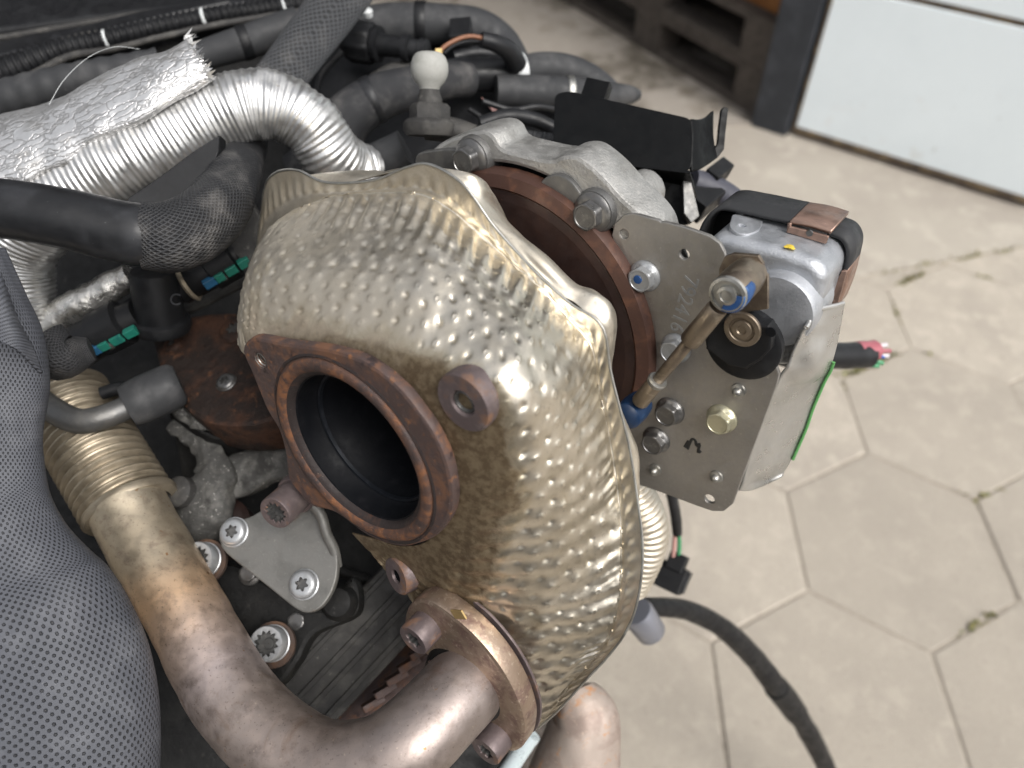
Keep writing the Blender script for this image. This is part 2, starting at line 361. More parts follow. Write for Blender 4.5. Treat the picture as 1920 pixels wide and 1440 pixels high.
M['black_box'] = mat('black_painted_sheet', (.003, .0033, .0037), .45, 0, [(900, .71, .74, (.12, .12, .115)), (60, .5, .8, (.005, .0055, .006))], bump=(500, .2, .0003), spec=.14)
M['rubber'] = mat('black_rubber', (.012, .0125, .0138), .40, 0, [(35, .45, .7, (.026, .027, .030)), (400, .66, .76, (.08, .08, .08))], bump=(200, .15, .0004), spec=.28)
M['grey_rubber'] = mat('dusty_grey_rubber', (.030, .031, .033), .6, 0, [(40, .45, .7, (.060, .060, .061)), (500, .66, .76, (.17, .165, .155))], bump=(300, .25, .0004), spec=.28)
M['dusty'] = mat('dust_coated_black_part', (.032, .031, .030), .65, 0, [(60, .42, .66, (.068, .065, .060)), (300, .6, .75, (.13, .124, .115))], bump=(300, .4, .0006), spec=.28)
M['dark'] = mat('dark_engine_casting', (.006, .006, .006), .6, .1, [(25, .45, .65, (.014, .0137, .013)), (180, .60, .74, (.035, .033, .031)), (800, .68, .76, (.13, .124, .115))], bump=(200, .6, .001), spec=.28)
M['cast'] = mat('weathered_grey_casting', (.055, .054, .051), .65, .3, [(90, .48, .64, (.10, .097, .09)), (420, .60, .70, (.33, .32, .30), .6), (60, .54, .68, (.025, .024, .022))], bump=(300, .8, .0012))
M['silver'] = mat('crumpled_aluminium_foil', (.56, .56, .555), .42, .9, [(90, .50, .70, (.45, .445, .43)), (300, .62, .75, (.36, .34, .31), .55), (30, .58, .72, (.38, .36, .33))], bump=(260, .25, .0006))
def foil():
    m, nt, b = new('quilted_foil'); uv = coord(nt, 'UV'); o = coord(nt, 'Object')
    mp = node(nt, 'ShaderNodeMapping'); mp.inputs['Scale'].default_value = (1, .28, 1); nt.links.new(uv, mp.inputs[0])
    vo = node(nt, 'ShaderNodeTexVoronoi'); vo.feature = 'DISTANCE_TO_EDGE'; vo.inputs['Scale'].default_value = 230
    wp = node(nt, 'ShaderNodeVectorMath', operation='ADD'); nz = node(nt, 'ShaderNodeTexNoise'); nz.inputs['Scale'].default_value = 160; nt.links.new(o, nz.inputs[0])
    sc_ = node(nt, 'ShaderNodeVectorMath', operation='SCALE'); nt.links.new(nz.outputs[1], sc_.inputs[0]); sc_.inputs['Scale'].default_value = .006
    nt.links.new(mp.outputs[0], wp.inputs[0]); nt.links.new(sc_.outputs[0], wp.inputs[1]); nt.links.new(wp.outputs[0], vo.inputs['Vector'])
    h = ramp(nt, vo.outputs[0], 0, .14); nn = bumpn(nt, h, .5, .0005); nn = bumpn(nt, noise(nt, o, 60, 3), .5, .003, nn)
    nt.links.new(nn, b.inputs['Normal']); c = mixc(nt, h, (.46, .455, .45), (.66, .66, .66)); c = mixc(nt, ramp(nt, noise(nt, o, 70, 5), .55, .75, 0, .6), c, (.42, .40, .37))
    nt.links.new(c, b.inputs['Base Color']); b.inputs['Metallic'].default_value = .85; b.inputs['Roughness'].default_value = .42; return m
M['foil'] = foil()
M['foil_dark'] = mat('grey_wrinkled_foil', (.62, .61, .58), .3, .95, [(120, .5, .7, (.42, .40, .36))], bump=(300, .7, .0015))
M['weave'] = weave('braided_sleeve', (.005, .005, .006), (.022, .023, .0255), .0022, .0026, depth=.0005)
M['weave_fine'] = weave('fine_braided_sleeve', (.006, .006, .007), (.028, .029, .032), .0017, .0018, depth=.0003)
M['strap'] = weave('webbing_strap', (.007, .0075, .008), (.034, .036, .040), .004, .005, depth=.0005, dustamt=.25)
M['mesh'] = weave('knitted_mesh_fabric', (.016, .017, .020), (.064, .068, .080), .0031, .0033, rough=.62, depth=.0007, braid=False, dustamt=.3, dust=(.19, .195, .21))
def egr():
    m, nt, b = new('heat_tinted_pipe'); uv = coord(nt, 'UV'); o = coord(nt)
    sp = node(nt, 'ShaderNodeSeparateXYZ'); nt.links.new(uv, sp.inputs[0])
    t = mathn(nt, 'ADD', mathn(nt, 'MULTIPLY', sp.outputs[1], 1 / .30), mathn(nt, 'MULTIPLY', mathn(nt, 'SUBTRACT', noise(nt, o, 35, 4), .5), .10))
    cr = node(nt, 'ShaderNodeValToRGB'); nt.links.new(t, cr.inputs[0]); el = cr.color_ramp.elements
    stops = [(0, (.46, .40, .305)), (.14, (.45, .375, .275)), (.23, (.68, .47, .30)), (.31, (.58, .45, .37)), (.38, (.50, .42, .395)), (.47, (.41, .34, .30)), (.62, (.32, .262, .23)), (1, (.29, .255, .245))]
    el[0].position, el[0].color = stops[0][0], (*stops[0][1], 1); el[1].position, el[1].color = 1, (*stops[-1][1], 1)
    for p_, c_ in stops[1:-1]: e = el.new(p_); e.color = (*c_, 1)
    c = cr.outputs[0]
    c = mixc(nt, ramp(nt, noise(nt, o, 120, 6, .7), .48, .74, 0, .55), c, (.17, .13, .11))
    c = mixc(nt, ramp(nt, noise(nt, o, 420, 4, .7), .64, .72, 0, .8), c, (.52, .43, .34)); c = mixc(nt, ramp(nt, noise(nt, o, 700, 3, .7), .60, .70, 0, .6), c, (.13, .095, .08)); c = mixc(nt, ramp(nt, noise(nt, o, 28, 6, .75, .6), .54, .66, 0, .5), c, (.22, .145, .10))
    sp_ = ramp(nt, noise(nt, o, 210, 2), .715, .76, 0, .85); c = mixc(nt, sp_, c, (.30, .15, .06))
    nt.links.new(c, b.inputs['Base Color']); nt.links.new(ramp(nt, noise(nt, o, 160, 5), .3, .7, .34, .54), b.inputs['Roughness'])
    b.inputs['Metallic'].default_value = .82; nt.links.new(bumpn(nt, noise(nt, o, 500, 5, .7), .25, .0004), b.inputs['Normal']); return m
M['egr'] = egr()
M['bellows'] = mat('tan_bellows_steel', (.36, .31, .235), .46, .8, [(80, .45, .7, (.27, .23, .17)), (500, .6, .75, (.48, .41, .29))], bump=(500, .2, .0003))
M['clamp'] = mat('bronze_clamp', (.33, .25, .19), .40, .8, [(120, .45, .66, (.22, .145, .12), .55), (420, .55, .7, (.48, .39, .31)), (60, .58, .7, (.19, .13, .11))], bump=(600, .45, .0005))
M['brass'] = mat('brass_tab', (.58, .42, .19), .4, .8)
M['blue'] = mat('blue_paint_mark', (.012, .055, .17), .4, 0, [(150, .52, .7, (.05, .15, .36))], bump=(300, .4, .0005))
M['navy'] = mat('dark_blue_paint', (.006, .022, .06), .4, 0, [(150, .55, .7, (.015, .05, .12))])
M['yellow'] = mat('yellow_paint_dab', (.62, .45, .05), .6, 0)
M['green'] = mat('green_paint_line', (.09, .27, .085), .5, 0)
M['ink'] = mat('black_marker_ink', (.012, .012, .012), .5, 0)
M['teal'] = mat('green_clip_plastic', (.012, .13, .095), .4, 0, [(90, .5, .7, (.01, .085, .08))])
M['tealblue'] = mat('blue_clip_plastic', (.015, .085, .17), .4, 0)
M['white_dust'] = mat('greyed_white_coating', (.30, .30, .28), .6, 0, [(90, .45, .7, (.23, .23, .21)), (700, .64, .72, (.15, .145, .13))], bump=(400, .3, .0004))
M['white_tie'] = mat('pale_plastic', (.55, .57, .57), .45, 0, [(90, .45, .7, (.42, .44, .44))])
M['copper_wire'] = mat('brown_wire', (.20, .09, .05), .4, 0)
for k_, c_ in dict(wire_red=(.34, .10, .12), wire_green=(.06, .26, .12), wire_blue=(.05, .12, .42), wire_white=(.6, .56, .58), pink=(.50, .28, .25)).items(): M[k_] = mat(k_, c_, .45)
M['paver'] = mat('concrete_paver', (.42, .375, .315), .85, 0, [(5, .4, .66, (.365, .325, .275)), (22, .48, .66, (.47, .42, .355)), (2.4, .56, .70, (.31, .275, .235)), (140, .55, .7, (.32, .28, .235)), (420, .58, .70, (.52, .48, .42)), (260, .60, .70, (.26, .23, .19)), (38, .67, .74, (.20, .175, .145))], bump=(260, .9, .003), kind='World', vary=.55)
M['sand'] = mat('joint_sand', (.30, .265, .22), .95, 0, [(60, .45, .65, (.23, .20, .165))], bump=(300, .5, .003))
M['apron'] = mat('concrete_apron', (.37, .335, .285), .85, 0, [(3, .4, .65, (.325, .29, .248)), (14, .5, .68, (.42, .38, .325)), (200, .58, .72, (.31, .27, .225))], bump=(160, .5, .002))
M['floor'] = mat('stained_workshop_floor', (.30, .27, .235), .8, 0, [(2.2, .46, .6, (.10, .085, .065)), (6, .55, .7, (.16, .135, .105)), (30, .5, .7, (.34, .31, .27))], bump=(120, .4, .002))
M['moss'] = mat('dry_moss', (.12, .13, .035), .9, 0, [(80, .4, .6, (.20, .17, .06))])
M['door_white'] = mat('white_door_paint', (.85, .93, .97), .5, 0, [(2, .4, .7, (.80, .88, .92)), (30, .67, .74, (.42, .42, .40)), (5, .64, .74, (.70, .73, .72)), (9, .62, .8, (.76, .78, .78))], bump=(40, .08, .003))
M['door_edge'] = mat('rusty_door_edge', (.085, .06, .04), .75, 0, [(25, .45, .65, (.20, .145, .08)), (60, .52, .68, (.03, .024, .02))])
M['post'] = mat('blue_black_painted_post', (.022, .026, .033), .5, 0, [(15, .45, .7, (.04, .045, .055))])
M['wood'] = mat('old_grey_wood', (.085, .072, .061), .8, 0, [(20, .4, .65, (.055, .045, .038)), (90, .5, .7, (.12, .10, .087))], bump=(150, .5, .002))
M['crate'] = mat('orange_brown_crate', (.30, .125, .035), .55, 0, [(20, .4, .65, (.22, .085, .022))])
M['added_reflection_wall'] = mat('added_wall_grey', (.16, .155, .145), .9, 0, [(3, .4, .65, (.12, .115, .105))])
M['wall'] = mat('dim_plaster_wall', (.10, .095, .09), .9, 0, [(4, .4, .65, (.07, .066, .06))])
M['paleblue'] = mat('pale_painted_steel', (.58, .66, .68), .35, .3)
M['rust_pipe'] = mat('pinkish_rusted_pipe', (.36, .30, .26), .55, .4, [(40, .42, .62, (.27, .21, .18), .6), (90, .58, .7, (.40, .20, .09), .8, .1), (300, .58, .7, (.42, .33, .27))], bump=(250, .4, .0006))
# ------------------------------------------------------------------ the setting: ground, pavers, garage
def sheet(name, poly, z, m, down=0.0):
    p = [V(x, y, z) for x, y in poly]
    return part(name, prism(p, V(0, 0, -down)) if down else (np.array(p), [tuple(range(len(p)))]), m, None, smooth=False)
g = sheet('ground', [(-60, -60), (60, -60), (60, 60), (-60, 60)], -.0035, M['sand']); g['kind'] = 'structure'
# facade line of the garage and the apron edge
D0 = V(.874, 2.235, 0); DD = nrm(V(.559, -.402, 0)); DN = V(-DD[1], DD[0], 0)      # DN points into the garage
ap0, ap1 = GR(1600, 522), GR(1920, 463); AD = nrm(ap1 - ap0)
apl = lambda t: (ap0 + AD * t)[:2]
ap = sheet('concrete_apron', [tuple(apl(-3)), tuple(apl(3.5)), (9, 2.2), (9, 9), (-9, 9), (-9, apl(-3)[1])], .004, M['apron'], .1); ap['kind'] = 'structure'
YF = 2.29
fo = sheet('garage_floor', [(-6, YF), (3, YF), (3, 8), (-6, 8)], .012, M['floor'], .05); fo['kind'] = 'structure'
# hexagonal concrete pavers
S = .211; HC = V(.712, .763); rot = math.radians(27)
R2 = np.array([[math.cos(rot), -math.sin(rot)], [math.sin(rot), math.cos(rot)]])
def hexmesh(s, t):
    a = [V(math.cos(k * math.pi / 3), math.sin(k * math.pi / 3)) for k in range(6)]   # flat edges run along 27, 87, 147 degrees
    top = [R2 @ (q * (s - .006)) for q in a]; mid = [R2 @ (q * (s - .0012)) for q in a]
    v = [(*q, 0) for q in top] + [(*q, -.003) for q in mid] + [(*q, -t) for q in mid]
    f = [(0, 1, 2, 3, 4, 5)] + [(i, i + 6, (i + 1) % 6 + 6, (i + 1) % 6) for i in range(6)] + [(i + 6, i + 12, (i + 1) % 6 + 12, (i + 1) % 6 + 6) for i in range(6)]
    me = bpy.data.meshes.new('paver'); me.from_pydata(v, [], f); me.materials.append(M['paver']); return me
hm = hexmesh(S, .05)
e_a = R2 @ (V(1.5, math.sqrt(3) / 2) * S); e_b = R2 @ (V(0, math.sqrt(3)) * S)
for i in range(-9, 10):
    for j in range(-11, 12):
        c = HC + i * e_a + j * e_b
        side = (c - ap0[:2]) @ V(-AD[1], AD[0])
        if -1.6 < c[0] < 2.3 and -.5 < c[1] < 2.2 and side < .2:
            o = bpy.data.objects.new('paver', hm); col.objects.link(o); o.parent = g; o.location = (c[0] - g.location[0], c[1] - g.location[1], rng.normal(0, .0012) - g.location[2])
            o.rotation_euler = (rng.normal(0, .004), rng.normal(0, .004), rng.normal(0, .006))
# moss in the joints
mv, mf = [], []
def snap(p):
    """the nearest point in a paving joint"""
    if (p[:2] - ap0[:2]) @ V(-AD[1], AD[0]) > -.05: return p - (((p[:2] - ap0[:2]) @ V(-AD[1], AD[0])) * V(-AD[1], AD[0], 0))
    L = np.linalg.solve(np.stack([e_a, e_b], 1), p[:2] - HC); best = None
    for i in (-1, 0, 1):
        for j in (-1, 0, 1):
            c = HC + (round(L[0]) + i) * e_a + (round(L[1]) + j) * e_b
            if best is None or np.linalg.norm(p[:2] - c) < np.linalg.norm(p[:2] - best): best = c
    d = p[:2] - best; ns = [R2 @ V(math.cos(k * math.pi / 3 + math.pi / 6), math.sin(k * math.pi / 3 + math.pi / 6)) for k in range(6)]
    n = max(ns, key=lambda q: q @ d); return np.append(p[:2] + n * (S * math.sqrt(3) / 2 - n @ d), p[2])
for x, y, k in [(1735, 498, 50), (1812, 476, 60), (1755, 560, 60), (1800, 586, 50), (1640, 693, 90), (1612, 708, 50), (1690, 690, 40), (1830, 930, 20), (1870, 1192, 25), (1885, 468, 40), (1660, 512, 25)]:
    q = GR(x, y)
    for _ in range(k):
        b = snap(q + V(*rng.normal(0, [.03, .02]), 0)) + V(*rng.normal(0, .003, 2), 0); d = V(*rng.normal(0, .006, 2), abs(rng.normal(.006, .004))); s = V(*rng.normal(0, .0025, 2), 0); n = len(mv)
        mv += [b - s, b + s, b + d]; mf.append((n, n + 1, n + 2))
mo = part('joint_moss', (np.array(mv), mf), M['moss'], None, smooth=False); tag(mo, 'dry green moss tufts growing in the paving joints', 'moss', kind='stuff')
# garage: a post, a white leaf door beside it, walls and a roof that shade the inside
def vplane(x, y): return PL(x, y, D0, DN)
zs = vplane(1920, 48)[2]; zs0 = vplane(1718, 0)[2]
door = thing('garage_door', 'large white painted steel garage door with rusty lower edge', 'door', D0 + DD * 1)
def slab(p, q, z0, z1, t0, t1):
    a, b = p, q; pts = [a + DN * t0, b + DN * t0, b + DN * t1, a + DN * t1]
    return prism([V(k[0], k[1], z0) for k in pts], V(0, 0, z1 - z0))
seam = .5 * (zs + zs0)
part('panel', slab(D0 + DD * .012, D0 + DD * 2.4, .035, seam - .008, 0, .03), M['door_white'], door, bevel=.003)
part('panel', slab(D0 + DD * .012, D0 + DD * 2.4, seam + .008, 2.2, 0, .03), M['door_white'], door, bevel=.003)
part('seam', slab(D0 + DD * .012, D0 + DD * 2.4, seam - .008, seam + .008, .004, .026), M['door_edge'], door, smooth=False)
part('bottom_rail', slab(D0 + DD * .004, D0 + DD * 2.41,   .020, .035, -.003, .033), M['door_edge'], door, smooth=False)
part('edge_strip', slab(D0 + DD * .005, D0 + DD * .012, .036, 2.2, -.003, .033), M['door_edge'], door, smooth=False)
po = part('door_post', slab(D0 - DD * .125, D0 - DD * .006, .0, 2.5, -.02, .09), M['post'], None, bevel=.006); tag(po, 'blue-black steel post standing beside the white door', 'post')
gw = thing('garage_wall', 'dim plaster walls and roof enclosing the garage interior', 'wall', V(0, 6, 0))
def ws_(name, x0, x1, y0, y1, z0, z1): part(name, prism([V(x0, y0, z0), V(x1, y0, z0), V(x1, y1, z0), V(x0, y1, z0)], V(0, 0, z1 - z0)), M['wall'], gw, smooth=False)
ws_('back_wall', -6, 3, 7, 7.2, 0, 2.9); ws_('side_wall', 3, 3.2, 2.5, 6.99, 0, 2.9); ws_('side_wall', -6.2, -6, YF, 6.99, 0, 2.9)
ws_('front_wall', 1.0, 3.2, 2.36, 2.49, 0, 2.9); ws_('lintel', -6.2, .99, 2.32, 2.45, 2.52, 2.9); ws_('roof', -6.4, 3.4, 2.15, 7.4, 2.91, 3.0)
# pallets along the inner side
def pallet(p, d, nn, z, label):
    t = thing('wooden_pallet', label, 'pallet', p + V(0, 0, z), 'pallets inside the garage')
    L, W = 1.2, .8
    def bx_(name, l0, l1, w0, w1, z0, z1):
        pts = [p + d * l0 + nn * w0, p + d * l1 + nn * w0, p + d * l1 + nn * w1, p + d * l0 + nn * w1]
        part(name, prism([V(k[0], k[1], z + z0) for k in pts], V(0, 0, z1 - z0)), M['wood'], t, smooth=False)
    for k in range(3): bx_('skid', 0, L, k * .35, k * .35 + .1, 0, .022)
    for i in range(3):
        for k in range(3): bx_('block', i * .53, i * .53 + .14, k * .35 + .001, k * .35 + .099, .022, .1)
    for i in range(3): bx_('stringer', i * .53, i * .53 + .14, 0, W, .1, .122)
    for k in range(5): bx_('deck_board', 0, L, k * .17, k * .17 + .12, .122, .144)
    return t
PA0, PA1 = GR(1450, 240, .012), GR(1090, 22, .012); pd = nrm(PA1 - PA0); pn = V(pd[1], -pd[0], 0)
if pn[0] < 0: pn = -pn
pallet(PA0 + pd * .06, pd, pn, .012, 'grey wooden pallet on the garage floor nearest the dark post')
pallet(PA0 + pd * 1.3, pd, pn, .012, 'grey wooden pallet on the garage floor farther from the dark post')
pallet(PA0 + pd * .07, pd, pn, .158, 'upper wooden pallet stacked under the orange crate')
def bx(name, c, d, n, l, w_, z0, z1, m, label, cat):
    pts = [c - d * l / 2, c + d * l / 2, c + d * l / 2 + n * w_, c - d * l / 2 + n * w_]
    o = part(name, prism([V(k[0], k[1], z0) for k in pts], V(0, 0, z1 - z0)), m, None, bevel=.008); return tag(o, label, cat)
cr = thing('plastic_crate', 'orange brown slatted crate on pallets beside the dark post', 'crate', PA0 + pd * .25 + pn * .06 + V(0, 0, .304))
for k in range(5):
    z0 = .304 + k * .062
    for a, b, l, w_ in ((0, .05, .34, .018), (.30, .05, .34, .018)):
        c = PA0 + pd * .25 + pn * (a + b); pts = [c - pd * l / 2, c + pd * l / 2, c + pd * l / 2 + pn * w_, c - pd * l / 2 + pn * w_]
        part('slat', prism([V(q[0], q[1], z0) for q in pts], V(0, 0, .048)), M['crate'], cr, smooth=False)
for sx in (-1, 1):
    c = PA0 + pd * (.25 + sx * .18) + pn * .05; pts = [c - pd * .012, c + pd * .012, c + pd * .012 + pn * .32, c - pd * .012 + pn * .32]
    part('end_panel', prism([V(q[0], q[1], .304) for q in pts], V(0, 0, .31)), M['crate'], cr, smooth=False)
bx('sack', PA0 + pd * .58 + pn * .05, pd, pn, .16, .25, .304, .46, M['white_dust'], 'pale grey box on the upper pallet beside the orange crate', 'box')
bx('parts_box', PA0 + pd * .85 + pn * .06, pd, pn, .25, .3, .304, .43, M['dusty'], 'dim brown box on the upper pallet away from the crate', 'box')

yw = part('added_reflection_wall', prism([V(-7, -2.3, -.01), V(3.2, -2.9, -.01), V(3.2, -3.1, -.01), V(-7, -2.5, -.01)], V(0, 0, 2.3)), M['added_reflection_wall'], None, smooth=False); yw['kind'] = 'structure'  # unseen wall behind the camera, added to darken what the metal reflects
# ------------------------------------------------------------------ turbocharger
tb = thing('turbocharger', 'turbocharger with dimpled pale gold heat shield and rusty outlet flange', 'turbocharger', T0)
nA = -AX                                                     # out of the outlet, towards the viewer
BF = np.stack([E1, np.cross(nA, E1), nA], 1)                 # plane of the flange, z towards the viewer
fl_px = [(454, 659), (457, 646), (466, 637), (480, 633), (531, 643), (580, 649), (622, 656), (670, 671), (700, 688), (727, 708), (757, 736), (782, 768), (808, 804), (827, 840), (839, 872), (846, 905), (849, 937), (845, 965), (833, 987), (820, 1003), (803, 1014), (780, 1022), (758, 1026), (735, 1023), (712, 1016), (682, 1001), (652, 978), (628, 962), (606, 955), (585, 950), (560, 925), (540, 895), (534, 850), (522, 807), (498, 765), (471, 699), (460, 675)]
TH = .0055
outl = catmull([TP(x, y, 0) for x, y in fl_px + fl_px[:1]], 180)[:-1]
circ = lambda r, a, k=64: [TL(r * math.cos(t), r * math.sin(t), a) for t in np.linspace(0, 2 * math.pi, k, endpoint=False)]
oF = T0 + TH * AX                                            # back of the flange; it grows towards the viewer
sh = lambda pts, a: [p + (((T0 + a * AX) - p) @ AX) * AX for p in pts]
hole1 = ring_px(488, 676, 13, T0, AX)
flange = part('outlet_flange', cut_plate(sh(outl, TH), [circ(.0405, TH), sh(hole1, TH)], oF, BF, TH, .0016), M['rust'], tb)
rc = rad([(.0458, .0010), (.0455, -.0006), (.0447, -.0014), (.0432, -.0017), (.0415, -.0016), (.0402, -.0010), (.0396, -.0002)], T0, AX, 96, closed=False)
part('sealing_ring', rc, M['rust_ring'], flange)
part('inner_chamfer', rad([(.0397, -.0003), (.0385, .0004), (.0372, .0016), (.0369, .0036)], T0, AX, 96, closed=False), M['dark_rust'], flange)
part('groove', rad([(.0480, .0004), (.0468, -.00015), (.0457, .0006)], T0 + nA * .0003, AX, 96, closed=False), M['dark_rust'], flange)
bore = part('bore', rad([(.0371, .0026), (.0364, .0030), (.0362, .012), (.0350, .0135), (.0332, .0138), (.0326, .015), (.0326, .0165), (.0314, .018), (.0308, .044)], T0, AX, 96, closed=False), M['soot_hole_shade'], flange)
part('bore_step', rad([(.0341, .0134), (.0338, .0128), (.0328, .0130), (.0325, .0145)], T0, AX, 96, closed=False), M['bore'], flange)
part('bore_floor', rad([(.0312, .044), (.0295, .0435), (.0285, .0445), (.0001, .046)], T0, AX, 96, closed=False), M['bore'], flange)
part('wheel_nut', rad([(.0085, .0), (.0085, .004), (.0065, .007), (.0055, .012), (.001, .013)], TL(.008, .004, .0445), nA, 24), M['bore'], flange)
hx = TP(488, 676, 0)
th_pts = [np.append(hx + AX * (.0006 + .0085 * t) + .0033 * (math.cos(t * 44) * E1 + math.sin(t * 44) * E2), .00042) for t in np.linspace(0, 1, 90)]
part('thread', join(tube(th_pts, step=.0006, n=6), rad([(.0036, 0), (.0036, TH)], hx, AX, 24, closed=False)), M['steel'], flange)

# dimpled front half of the heat shield: columns run round from the left top to the bottom, rows from the flange to the lip
cols = [
 [(520, 720, .011), (462, 668, .013), (446, 640, .020), (452, 600, .040), (480, 560, .062), (478, 500, .082)],
 [(560, 690, .011), (470, 628, .014), (447, 592, .026), (462, 520, .050), (488, 455, .070), (492, 380, .086)],
 [(580, 685, .011), (500, 618, .016), (466, 520, .030), (500, 440, .054), (540, 404, .070), (512, 328, .085)],
 [(600, 680, .011), (560, 610, .017), (525, 500, .030), (552, 420, .052), (585, 382, .069), (556, 319, .084)],
 [(640, 682, .011), (632, 610, .018), (610, 505, .031), (622, 415, .052), (628, 368, .069), (610, 342, .078)],
 [(690, 695, .011), (710, 625, .018), (715, 518, .032), (712, 415, .052), (706, 362, .069), (700, 338, .077)],
 [(725, 712, .011), (770, 640, .018), (795, 535, .032), (800, 430, .052), (788, 365, .069), (762, 314, .080)],
 [(745, 730, .011), (805, 655, .018), (845, 560, .033), (858, 465, .052), (846, 395, .069), (805, 308, .081)],
 [(760, 750, .011), (845, 675, .018), (892, 590, .033), (908, 505, .052), (900, 440, .069), (868, 345, .080)],
 [(775, 765, .011), (885, 695, .018), (938, 620, .033), (958, 545, .052), (955, 490, .069), (930, 430, .079)],
 [(790, 785, .011), (918, 715, .018), (975, 648, .033), (1002, 582, .052), (1008, 538, .068), (1003, 508, .077)],
 [(805, 810, .011), (940, 745, .018), (1005, 690, .033), (1045, 632, .052), (1062, 595, .068), (1070, 568, .077)],
 [(822, 840, .011), (955, 790, .018), (1028, 742, .033), (1080, 690, .052), (1108, 648, .068), (1128, 612, .077)],
 [(835, 875, .011), (960, 845, .018), (1038, 805, .033), (1092, 760, .052), (1122, 728, .067), (1145, 700, .077)],
 [(842, 915, .011), (960, 910, .017), (1042, 885, .032), (1106, 855, .051), (1145, 832, .066), (1176, 818, .074)],
 [(838, 955, .011), (948, 975, .017), (1036, 972, .030), (1112, 952, .048), (1160, 936, .062), (1194, 925, .069)],
 [(820, 995, .011), (925, 1042, .016), (1022, 1055, .027), (1108, 1045, .044), (1166, 1028, .056), (1205, 1018, .062)],
 [(795, 1018, .011), (895, 1095, .015), (1000, 1125, .024), (1095, 1128, .038), (1162, 1112, .049), (1201, 1098, .055)],
 [(765, 1025, .011), (870, 1130, .014), (980, 1182, .021), (1078, 1200, .033), (1146, 1184, .043), (1184, 1162, .048)],
 [(735, 1022, .011), (850, 1150, .014), (965, 1230, .019), (1052, 1250, .028), (1112, 1236, .036), (1148, 1220, .041)],
 [(705, 1012, .011), (830, 1155, .014), (950, 1265, .018), (1018, 1295, .024), (1066, 1286, .030), (1098, 1276, .033)],
 [(680, 1005, .011), (800, 1130, .014), (940, 1290, .017), (995, 1335, .020), (1032, 1330, .024), (1050, 1328, .026)],
 [(660, 1000, .011), (740, 1088, .013), (900, 1290, .016), (978, 1362, .018), (992, 1368, .019), (1004, 1368, .021)],
]
DA = (-.0065, -.0060, -.0040, -.0010, 0, 0)
cols = [[(x, y, a + DA[k]) for k, (x, y, a) in enumerate(c)] for c in cols]
ctrl = [[TP(x, y, (c[4][2] + .0015 + .003 * max(0, 3 - i)) if k == 5 else a) for k, (x, y, a) in enumerate(c)] for i, c in enumerate(cols)]
ctrl = [c[:4] + [c[4] + .16 * (c[3] - c[4]), c[4], c[4] + .2 * (c[5] - c[4]), c[5]] for c in ctrl]      # a tight crease under the lip
ROW = np.array([0, .2, .4, .6, .77, .80, .84, 1.0])
NC, NT_ = 900, 300
G = loft(ctrl, NC, NT_)
tt = np.interp(np.linspace(0, 7, NT_), np.arange(8), ROW)[None, :] * np.ones((NC, 1))
ds = np.linalg.norm(np.diff(G, axis=0), axis=2); s = np.concatenate([np.zeros((1, NT_)), np.cumsum(ds, axis=0)], 0); s = s - s[NC // 2]; s0 = s[:, int(NT_ * 4 / 7)][:, None] + 0 * s; s = .75 * s + .25 * s0 + .3
ell = np.concatenate([np.zeros((NC, 1)), np.cumsum(np.linalg.norm(np.diff(G, axis=1), axis=2), axis=1)], 1)
lc = ell[:, int(NT_ * 5 / 7)][:, None]; ell = ell - lc                                   # 0 at the crease under the lip
du = np.gradient(G, axis=0); dv = np.gradient(G, axis=1); N = np.cross(du, dv); N /= np.linalg.norm(N, axis=2)[..., None] + 1e-12
if (N[NC // 2, NT_ // 3] @ (CAM - G[NC // 2, NT_ // 3])) < 0: N = -N
sw = s + .0020 * vnoise(s * 40, ell * 40, 3); lw = ell + .0020 * vnoise(s * 38 + 30, ell * 38, 4)
p1, p2 = .0112, .0118
low0 = sstep(12.5, 15.5, np.linspace(0, 22, NC))[:, None]; inner = sstep(.15 - .09 * low0, .27 - .11 * low0, tt + .05 * vnoise(s * 50, tt * 5, 8)); lipz = 1 - sstep(.76, .80, tt)
low = sstep(12.5, 15.5, np.linspace(0, 22, NC))[:, None]
near_lip = sstep(.46 + .2 * low, .70 + .05 * low, tt + .07 * vnoise(s * 35, tt * 2, 15)) * (1 - sstep(.75, .80, tt))
ps, pq = (sw / p1 + .5) % 1 - .5, (lw / p2 + .5) % 1 - .5
rr = np.hypot(ps * p1, pq * p2)                                  # bumps
ps2, pq2 = (sw / p1) % 1 - .5, (lw / p2) % 1 - .5
rr2 = np.hypot(ps2 * p1, pq2 * p2)                               # dents between them
var = 1 + .45 * vnoise(s * 90, ell * 90, 5)
h = inner * lipz * var * ((.00048 + .0003 * low0) * np.exp(-(rr / (.0024 + .0006 * low0)) ** 2) - .00095 * np.exp(-(rr2 / .0017) ** 2)) * (1 - .75 * near_lip)
h += low * .00016 * np.cos(2 * math.pi * sw / p1) * inner * (1 - sstep(.8, .86, tt))   # low down the rows run together into ridges
h += inner * lipz * (.00022 * np.exp(-((rr - .0012) / .0004) ** 2))                       # pressed ring on each bump
pl = s + .0030 * vnoise(s * 28, ell * 14, 6)
h += .00095 * np.cos(2 * math.pi * pl / .0086) * near_lip * (1 - .72 * low) * np.clip(.8 + .7 * vnoise(s * 30 + 7, ell * 16, 12), .1, 2)
h += .0004 * np.cos(2 * math.pi * (pl * 1.9 + .3 * ell) / .0086) * near_lip * np.clip(vnoise(s * 45, ell * 25, 22), 0, 1)
h += .00045 * np.cos(2 * math.pi * pl / .0086) * sstep(.85, .89, tt) * (1 - sstep(.89, .98, tt))
h += .0006 * vnoise(s * 32, ell * 32, 9) * sstep(.1, .4, tt) + .00018 * vnoise(s * 170, ell * 170, 10) * sstep(.12, .3, tt)
